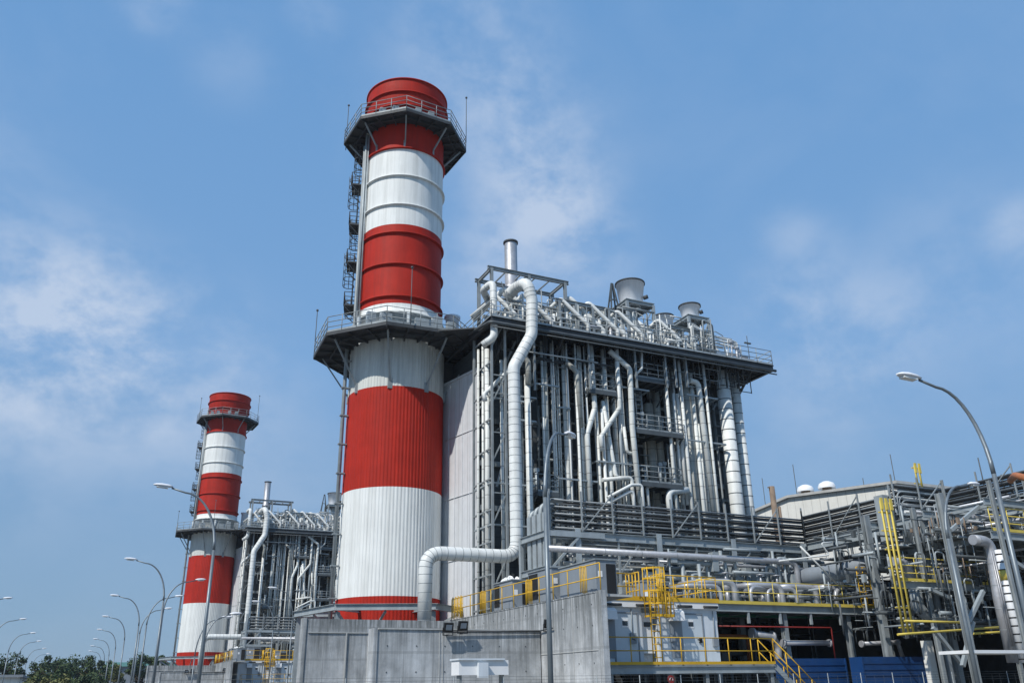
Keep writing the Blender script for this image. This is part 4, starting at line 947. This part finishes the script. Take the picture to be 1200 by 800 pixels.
# vertical yellow bundles
def ybundle(px, ptop, pbot, Y, n, lab, w=2.4):
    a, b = A(px, ptop, Y=Y), A(px, pbot, Y=Y); t = thing('yellow_pipe_bundle', (a.x, Y, b.z), lab, 'pipes', 'bundles of yellow pipes')
    for i in range(n):
        x = a.x+i*.16; MB().cyl((x, Y+.1*(i % 2), b.z), (x, Y+.1*(i % 2), a.z-.05*(i % 3)), .042, n=8).build('pipe', 'yellow_pale', t)
    g = MB(); z = b.z+.3
    while z < a.z: g.beam((a.x-.06, Y+.14, z), (a.x+(n-1)*.16+.06, Y+.14, z), .06, .06); z += .9
    g.build('clamp', 'yellow_pale', t)
    g = MB()
    for i in range(0, n, 2): g.box(a.x+i*.16-.06, a.x+i*.16+.09, Y-.1, Y-.04, a.z-.45, a.z+.12)
    g.build('hoop', 'yellow_pale', t)
ybundle(1031, 586, 742, 30.0, 6, 'tall bundle of thin yellow pipes in front of the pipe deck columns')
ybundle(1071, 545, 571, 33.2, 4, 'short yellow pipe bundle sticking up above the dark rack corner')
for pts, lab in (([(1060, 727), (1137, 729)], 'short straight yellow pipe left of the right steel columns'), ([(1052, 743), (1065, 742), (1205, 732)], 'long yellow pipe slanting across the lower right corner'), ([(1140, 742), (1190, 739)], 'short yellow pipe just below the long slanting one')):
    P = [A(*p, Y=28) for p in pts]; N_(MB().tube(P, .05, 8).build('yellow_pipe', 'yellow_pale'), lab, 'pipe')
t = thing('caged_ladder', A(1015, 705, Y=35), 'small yellow caged ladder left of the big grey column', 'ladder')
p0, p1 = A(1010, 708, Y=35), A(1005, 664, Y=35); g = MB()
for dx in (0, .45, .9): g.cyl((p0.x+dx, 35, p0.z), (p0.x+dx, 35, p1.z), .03, n=5)
for i in range(7): z = p0.z+(p1.z-p0.z)*i/6; g.cyl((p0.x, 35, z), (p0.x+.9, 35, z), .025, n=5)
g.build('cage', 'yellow', t)
t = thing('gantry_light_arm', A(985, 640, Y=34), 'pale angled pipe bracket sticking out above the pipe deck', 'bracket')
MB().tube([A(913, 657, Y=35), A(972, 650, Y=35), A(962, 636, Y=35), A(975, 635, Y=35)], .04, 6, .1).tube([A(938, 640, Y=36), A(985, 688, Y=36)], .05, 6).build('arm', 'clad_plain', t)
N_(MB().extr([A(1083, 667, Y=33.5), A(1105, 668, Y=33.5), A(1107, 684, Y=33.5), A(1085, 683, Y=33.5)], (0, .5, 0)).build('control_panel', 'cabin'), 'pale rectangular control cabinet on the second railed deck', 'cabinet')
for i, (x0_, y0_, x1_, y1_) in enumerate(((1085, 750, 1098, 780), )):
    a, b = A(x0_, y0_, Y=32), A(x1_, y1_, Y=32); N_(MB().box(a.x, b.x, 32, 32.35, 0, a.z).build('control_panel', 'cream'), 'tall cream cabinet right of the right blue container', 'cabinet')
P = [A(1200, 560, Y=20), A(1183, 556, Y=23), A(1178, 562, Y=24)]
N_(MB().tube([p+Vector((.35, 0, 0)) for p in P], .14, 10, .3).build('orange_duct', 'orange'), 'rusty orange duct end at the right edge above the trays', 'duct')

# ------------------------------------------------------------------ turbine hall
t = thing('turbine_hall', (56, 58.6, 0), 'long beige metal clad hall with a shallow gable roof behind the racks', 'building')
sl = .098; yr = 58.6; zr = 17.2
def gz(y): return zr-abs(y-yr)*sl
ya, yb = 46.9, 84
MB().extr([(56, ya, 0), (56, yb, 0), (56, yb, gz(yb)-.02), (56, yr, zr-.02), (56, ya, gz(ya)-.02)], (46, 0, 0)).build('wall', 'cream', t)
rf = MB()
for y0_, y1_ in ((ya-.4, yr), (yr, yb+.4)): rf.extr([(55.7, y0_, gz(y0_)), (55.7, y1_, gz(y1_)), (55.7, y1_, gz(y1_)+.22), (55.7, y0_, gz(y0_)+.22)], (46.6, 0, 0))
rf.build('roof', 'cream_roof', t)
for px in (944, 969):
    a = A(px, 575 if px < 950 else 571, X=60)
    v = thing('roof_ventilator', (a.x, a.y, 16), 'white mushroom roof ventilator, %s one of the pair on the beige hall' % ('left' if px < 950 else 'right'), 'ventilator', 'mushroom ventilators')
    MB().cyl((a.x, a.y, 15.5), (a.x, a.y, a.z+.1), .42, n=16).build('neck', 'rusty', v)
    MB().lathe((a.x, a.y, a.z), [(.78, -.1), (.80, .08), (.66, .38), (.3, .56), (.02, .6)], 24).lathe((a.x, a.y, a.z), [(.78, -.1), (.4, .0)], 24).build('cap', 'paint_white', v)
for px, py, pt in ((929, 583, 544), (893, 600, 560), (1043, 567, 532), (1011, 570, 560), (1146, 560, 536)):
    XX = 57 if px < 1100 else 44.3; a = A(px, pt, X=XX); o = MB().cyl((XX, a.y, 14 if px < 1100 else 11), (XX, a.y, a.z), .035, n=5)
    N_(o.build('lightning_rod', 'steel'), 'thin lightning rod on the beige hall, %s' % {929: 'at its ridge left of the ventilators', 893: 'leftmost, over the far eave', 1043: 'tallest, above the dark rack corner', 1011: 'short one right of the ventilators', 1146: 'rightmost, between the two lamp heads'}[px], 'lightning rod', 'lightning rods')
a = A(906, 570, Y=46); t = thing('exhaust_post', (a.x, 46, 0), 'rusty twin exhaust post standing alone left of the beige hall', 'exhaust')
MB().cyl((a.x-.15, 46, 5), (a.x-.15, 46, a.z), .2, n=12).cyl((a.x+.3, 46, 5), (a.x+.3, 46, a.z-1.4), .12, n=10).build('pipe', 'rusty', t)
MB().beam((a.x-.7, 46, a.z-3.3), (a.x+1.0, 46, a.z-3.3), .18).beam((a.x-.5, 46, a.z-.1), (a.x, 46, a.z), .08).build('bracket', 'rusty', t)

# ------------------------------------------------------------------ lamps
def lamp(x, y, dx, dy, H, arm, label, group='curved street lamps', z_pole=None, r=.085):
    t = thing('street_lamp', (x, y, 0), label, 'street lamp', group)
    d = Vector((dx, dy, 0)).normalized(); Z = Vector((0, 0, 1)); b = Vector((x, y, 0))
    zb = H-2.6
    MB().cyl(b, b+Z*zb, r, r*.72, n=12).cyl(b, b+Z*.05, r*2.4, n=12).build('pole', 'lamp_grey', t)
    pts = [b+Z*zb]
    R1 = arm*.72
    for i in range(1, 11):
        q = R(90*i/10); pts.append(b+Z*(zb+2.35*math.sin(q))+d*(R1*(1-math.cos(q))))
    pts.append(b+Z*(H-.1)+d*arm)
    MB().tube(pts, r*.72, 10, .05, taper=r*.45).build('arm', 'lamp_grey', t)
    s = d.cross(Z); e = b+Z*(H-.08)+d*arm
    h = MB()
    secs = [(-.05, .07, .04), (.12, .12, .09), (.4, .16, .10), (.62, .13, .07), (.74, .05, .03)]; ks = []
    for l_, w_, hh in secs:
        c = e+d*l_+Z*(.03+l_*.06); k0 = len(h.v); ks.append(k0)
        for i in range(12):
            q = 2*math.pi*i/12; h.v.append(tuple(c+s*(w_*math.cos(q))+Z*((hh if math.sin(q) > 0 else hh*.5)*math.sin(q))))
    for k0, k1 in zip(ks, ks[1:]):
        for i in range(12): j = (i+1) % 12; h.face([k0+i, k1+i, k1+j, k0+j], True)
    h.face([ks[0]+i for i in range(12)]); h.face([ks[-1]+i for i in range(12)][::-1])
    h.build('lamp_head', 'alu_white', t)
    q0, q1 = e+d*.14-Z*.03, e+d*.6+Z*.0
    MB().beam(q0, q1, .2, .05).build('lens', 'lamp_lens', t)
    return t
ords = ['first and nearest', 'second', 'third', 'fourth', 'fifth', 'sixth', 'seventh', 'eighth and farthest']
RL = [38.6, 62.2, 87, 111.8, 135.8, 160, 184, 207]
for i, y in enumerate(RL):
    lamp(4.35-.12*i, y, -1, 0, 9.85, 2.0, 'curved grey lamp reaching left, %s of the row before the far chimney' % ords[i], 'street lamps along the right kerb')
for i, y in enumerate((92, 118, 145, 168, 195, 221)):
    lamp(-9.6, y, 1, 0, 9.85, 2.3, 'curved grey lamp reaching right at the left picture edge, %s' % (ords[i].split(' and')[0]+' in its row'), 'street lamps along the left kerb')
for i, (x, y) in enumerate(((5.0, 72.5), (4.7, 86), (4.9, 99.5))):
    lamp(x, y, 1, 0, 9.85, 2.1, 'grey lamp reaching right toward the far chimney, %s in size of the three' % ('largest', 'second', 'smallest')[i], 'lamps facing the far unit')
lamp(21.65, 14.9, -1, .1, 9.45, 1.95, 'tallest looking street lamp at the right edge, its arm against open sky', 'lamps before the pipe racks', r=.085)
lamp(11.75, 22.3, 1.8, 1.6, 9.5, 2.2, 'street lamp standing in front of the concrete wall and boiler house', 'lamps before the pipe racks', r=.085)
lamp(31.1, 24, 1, .15, 9.6, 2.6, 'street lamp with head over the trays, left of the tallest looking lamp', 'lamps before the pipe racks', r=.1)
for px, py, Z_, dxx, lab in ((323, 688, 9.7, -1, 'small lamp reaching left in front of the far boiler house, right one'), (303, 704, 9.7, -1, 'small lamp reaching left in front of the far boiler house, left one'),
                            (262, 722, 6.5, 1, 'short dark lamp pole before the far chimney foot, left one'), (272, 718, 6.5, 1, 'short dark lamp pole before the far chimney foot, right one')):
    a = A(px, py, Z=Z_); lamp(a.x-dxx*1.6, a.y, dxx, 0, Z_, 1.5, lab, 'small lamps inside the far unit', r=.06)

# ------------------------------------------------------------------ fence, low buildings, trees
t = thing('perimeter_fence', (10, 26, 0), 'thin wire fence with pale posts along the bottom edge of the picture', 'fence')
f = MB(); 
for i in range(26): MB().cyl((2+i*1.75, 27, 0), (2+i*1.75, 27, 2.0), .018, n=6).build('post', 'galv', t)
f = MB()
for z in (1.2, 1.45, 1.7, 1.8, 1.9, 2.0): f.cyl((2, 27, z), (46, 27, z), .006, n=4)
for i in range(88): x = 2+i*.5; f.cyl((x, 27, .1), (x, 27, 1.9), .003, n=3)
f.build('wire', 'steel', t)
a = A(24, 790, Y=150)
t = thing('low_building', (-20, 150, 0), 'low pale building under the trees at the lower left corner', 'building')
MB().box(-34, a.x, 150, 170, 0, 4.0).build('wall', 'cream', t); MB().box(-34.5, a.x+.4, 149.5, 170.5, 4.0, 4.35).build('roof', 'panel_grey', t)
w = MB(); 
for i in range(8): w.box(-33+i*3, -31.6+i*3, 149.95, 149.99, 1.5, 2.9)
w.build('window', 'glass', t)
t = thing('green_roofed_shed', (20, 240, 0), 'long low shed with a green roof behind the far wall', 'building')
MB().box(6, 40, 240, 256, 0, 7.6).build('wall', 'panel_grey', t); MB().extr([(5.4, 239.4, 7.6), (5.4, 256.6, 7.6), (5.4, 248, 8.8)], (35.2, 0, 0)).build('roof', 'green_roof', t)

def make_tree(seed, H, Wd, mt, label, loc):
    r = random.Random(seed); t = thing('tree', loc, label, 'tree', 'trees beyond the road')
    O = Vector(loc)
    tr = MB(); top = O+Vector((r.uniform(-.4, .4), 0, H*.6)); tr.tube([O, O+Vector((r.uniform(-.2, .2), 0, H*.3)), top], .035*H, 8, .3, taper=.012*H)
    tips = []
    for i in range(9):
        q = r.uniform(0, 6.28); p0 = O+Vector((0, 0, H*r.uniform(.28, .55))); p1 = p0+Vector((math.cos(q)*Wd*.4, math.sin(q)*Wd*.4, H*r.uniform(.12, .3))); tr.tube([p0, p0.lerp(p1, .5)+Vector((0, 0, .2)), p1], .012*H, 5, .1, taper=.004*H); tips.append(p1)
    tr.build('trunk', 'bark', t)
    cr = MB(); cl = []
    for i in range(30):
        q = r.uniform(0, 6.28); rr = Wd*.5*math.sqrt(r.random())*.9; z = H*(.42+.50*r.random()*(1-.5*(rr/(Wd*.5))**2))
        cl.append((O+Vector((rr*math.cos(q), rr*math.sin(q), z)), Wd*r.uniform(.08, .17)))
    for c, cr_ in cl:
        cr.cur = 0 if r.random() < .65 else 1
        for i in range(110):
            v = Vector((r.gauss(0, 1), r.gauss(0, 1), r.gauss(0, .75))).normalized()*cr_*r.random()**.4
            p = c+v; s = r.uniform(.12, .26); a_ = Vector((r.gauss(0, 1), r.gauss(0, 1), r.gauss(0, 1))).normalized(); b_ = a_.orthogonal().normalized()
            k0 = len(cr.v); cr.v += [tuple(p+a_*s), tuple(p+b_*s*.6), tuple(p-a_*s), tuple(p-b_*s*.6)]; cr.face([k0, k0+1, k0+2, k0+3])
    cr.build('crown', mt, t); return t
TR = [(-19.0, 165, 9.0, 8, 0, 'leafy tree cut by the left picture edge, behind the lamps'), (-11.6, 175, 9.3, 7, 1, 'dense dark tree right of the left edge lamps'), (-7.6, 195, 6.4, 5, 0, 'low bushy tree in the gap right of the dense dark tree'),
      (-4.6, 178, 8.4, 7.5, 0, 'rounded tree left of the middle of the treeline'), (-1.0, 186, 8.9, 8.5, 1, 'dark rounded tree at the highest middle point of the treeline'), (2.2, 180, 8.6, 6, 0, 'tree under the farthest lamps of the right row'),
      (5.2, 205, 8.4, 6, 2, 'yellowish tree beside the row of far lamps'), (-4.0, 150, 4.6, 7, 2, 'low yellow green bush in front of the treeline, left'), (.6, 150, 4.6, 7, 0, 'low green bush in front of the treeline, right'),
      (10.3, 178, 8.9, 6.5, 1, 'dark tree left of the far wall behind two lamp poles'), (13.6, 185, 8.6, 5, 0, 'tree partly hidden behind the far concrete wall')]
mm = [['leaf', 'leaf_dark'], ['leaf_dark', 'leaf'], ['leaf_yellow', 'leaf']]
for i, (x, y, H, W_, k, lab) in enumerate(TR): make_tree(i+3, H, W_, mm[k], lab, (x, y, 0))
wd = MB(); r = random.Random(5)
for i in range(5200):
    x = -90+r.random()*110; y = 270+r.random()*30; h = 4.6+.9*math.sin(x*.19)+.8*math.sin(x*.53+1); z = max(.3, h*r.random()**.5)
    p = Vector((x, y, z)); s = r.uniform(.4, .8); a_ = Vector((r.gauss(0, 1), r.gauss(0, 1), r.gauss(0, 1))).normalized(); b_ = a_.orthogonal().normalized()
    k0 = len(wd.v); wd.v += [tuple(p+a_*s), tuple(p+b_*s*.6), tuple(p-a_*s), tuple(p-b_*s*.6)]; wd.face([k0, k0+1, k0+2, k0+3])
o = wd.build('distant_woodland', 'leaf_dark'); tag(o, 'dark distant woodland strip at the lower left horizon', 'woodland', None, 'stuff')

# ------------------------------------------------------------------ the far unit: copies 91 m up the road
for o in COL.objects:
    if o.parent: CH.setdefault(o.parent.name, []).append(o)
for o in list(UNIT):
    c = copy_tree(o); c.location = o.location+Vector((-1.75, 84.2, 0))
    l = o['label']
    if 'the near' in l: l = l.replace('the near', 'the far')
    elif 'near' in l.split(): l = ' '.join('far' if w_ == 'near' else w_ for w_ in l.split())
    else: l = l+', far unit'
    l = l.replace(', by far the taller and wider in view', ', much smaller, at the left').replace('near roof', 'far roof').replace('between chimney and far', 'between chimney and far')
    c['label'] = l

# ------------------------------------------------------------------ light and sky
EL = 47; sd = Vector((-.88, -.47, 0)).normalized()*math.cos(R(EL)); sd.z = math.sin(R(EL))
sun = bpy.data.lights.new('sun', 'SUN'); sun.energy = 4.4; sun.angle = R(.8); sun.color = (1, .955, .89)
so = bpy.data.objects.new('sun', sun); COL.objects.link(so); so.rotation_euler = (-sd).to_track_quat('-Z', 'Y').to_euler(); so.location = (-40, -40, 80)
w = bpy.data.worlds.new('World'); sc.world = w; w.use_nodes = True; nt = w.node_tree; N = nt.nodes; L = nt.links
bg = N['Background']; bg.inputs['Strength'].default_value = .15
sky = N.new('ShaderNodeTexSky'); sky.sky_type = 'NISHITA'; sky.sun_disc = False; sky.sun_elevation = R(EL); sky.sun_rotation = math.atan2(sd.x, sd.y) % (2*math.pi)
sky.air_density = 1.0; sky.dust_density = .4; sky.ozone_density = 2.0; sky.altitude = 0
tc = N.new('ShaderNodeTexCoord')
def node(ty, **kw):
    n = N.new(ty)
    for k_, v_ in kw.items(): setattr(n, k_, v_)
    return n
def math_(op, a, b=None):
    n = node('ShaderNodeMath', operation=op); n.use_clamp = False
    for i, v_ in enumerate((a, b)):
        if v_ is None: continue
        if isinstance(v_, (int, float)): n.inputs[i].default_value = v_
        else: L.new(v_, n.inputs[i])
    return n.outputs[0]
mp = node('ShaderNodeMapping'); mp.inputs['Scale'].default_value = (1, 1, 1.5); L.new(tc.outputs['Generated'], mp.inputs[0])
def nz(s, d=7, ro=.6, dist=.0):
    n = node('ShaderNodeTexNoise'); n.inputs['Scale'].default_value = s; n.inputs['Detail'].default_value = d; n.inputs['Roughness'].default_value = ro; n.inputs['Distortion'].default_value = dist
    L.new(mp.outputs[0], n.inputs['Vector']); return n.outputs['Fac']
tot = None
for px, py, rad, st in ((50, 375, .17, .8), (130, 405, .18, .8), (230, 435, .16, .5), (30, 470, .22, .5), (555, 60, .16, .55), (620, 170, .15, .75), (640, 260, .14, .95), (560, 320, .10, .5), (690, 300, .12, .3), (920, 270, .05, .3), (950, 284, .06, .3), (985, 388, .13, .75), (1110, 300, .14, .3),
                        (1195, 265, .05, .5), (180, 3, .06, .5), (900, 360, .09, .3), (960, 490, .12, .3), (370, 20, .05, .3), (270, 70, .08, .25), (300, 560, .2, .3), (1100, 400, .12, .2), (-200, 300, .3, .6), (1500, 350, .3, .6)):
    d = (fw + rt*((px-600)/FPX) + up*((400-py)/FPX)).normalized()
    vm = node('ShaderNodeVectorMath', operation='DISTANCE'); L.new(tc.outputs['Generated'], vm.inputs[0]); vm.inputs[1].default_value = d
    mr = node('ShaderNodeMapRange', interpolation_type='SMOOTHERSTEP'); mr.inputs['From Min'].default_value = rad; mr.inputs['From Max'].default_value = 0; mr.inputs['To Max'].default_value = st
    L.new(vm.outputs['Value'], mr.inputs['Value']); tot = mr.outputs[0] if tot is None else math_('ADD', tot, mr.outputs[0])
mr = node('ShaderNodeMapRange', interpolation_type='SMOOTHSTEP'); mr.inputs['From Min'].default_value = .30; mr.inputs['From Max'].default_value = .66; L.new(nz(8.0, 8, .62, .1), mr.inputs['Value'])
mr2 = node('ShaderNodeMapRange'); mr2.inputs['From Min'].default_value = .45; mr2.inputs['From Max'].default_value = .8; mr2.inputs['To Max'].default_value = .22; L.new(nz(3.2, 8, .6, .3), mr2.inputs['Value'])
cf = math_('MULTIPLY', math_('ADD', math_('MULTIPLY', tot, mr.outputs[0]), mr2.outputs[0]), .62); cfc = node('ShaderNodeClamp'); cfc.inputs['Max'].default_value = .75; L.new(cf, cfc.inputs[0])
tint = node('ShaderNodeMix', data_type='RGBA', blend_type='MULTIPLY'); tint.inputs['Factor'].default_value = 1; L.new(sky.outputs[0], tint.inputs[6]); tint.inputs[7].default_value = (.80, 1.02, 1.16, 1)
sp = node('ShaderNodeSeparateXYZ'); L.new(tc.outputs['Generated'], sp.inputs[0])
cr = node('ShaderNodeValToRGB'); L.new(sp.outputs[2], cr.inputs[0])
el = cr.color_ramp.elements; el[0].position = 0; el[0].color = (1.4, 2.2, 3.25, 1); el[1].position = .8; el[1].color = (.88, 2.15, 4.25, 1)
for p_, c_ in ((.14, (1.45, 2.42, 3.75, 1)), (.34, (1.36, 2.6, 4.5, 1))): e_ = el.new(p_); e_.color = c_
hm = node('ShaderNodeMix', data_type='RGBA'); hm.inputs['Factor'].default_value = .9; L.new(tint.outputs[2], hm.inputs[6]); L.new(cr.outputs[0], hm.inputs[7])
mx = node('ShaderNodeMix', data_type='RGBA'); L.new(cfc.outputs[0], mx.inputs['Factor']); L.new(hm.outputs[2], mx.inputs[6]); mx.inputs[7].default_value = (3.9, 4.5, 5.5, 1)
L.new(mx.outputs[2], bg.inputs['Color'])
hzm = bpy.data.materials.new('haze'); hzm.use_nodes = True; hn = hzm.node_tree.nodes; hn.clear()
ho = hn.new('ShaderNodeOutputMaterial'); pv = hn.new('ShaderNodeVolumePrincipled'); pv.inputs['Color'].default_value = (.80, .87, .95, 1); pv.inputs['Density'].default_value = .00018; pv.inputs['Anisotropy'].default_value = .2
hzm.node_tree.links.new(pv.outputs[0], ho.inputs['Volume']); M['haze'] = hzm
hz_ = MB().box(-1250, 1250, -250, 2250, -1.5, 56).build('haze', 'haze'); tag(hz_, 'thin pale haze over the whole plant', None, None, 'stuff')
sc.view_settings.view_transform = 'Standard'; sc.view_settings.look = 'None'; sc.view_settings.gamma = 1; sc.view_settings.exposure = 0
sc.view_settings.use_curve_mapping = False
sc.render.film_transparent = False
sc.cycles.use_denoising = True
sc.cycles.max_bounces = 6
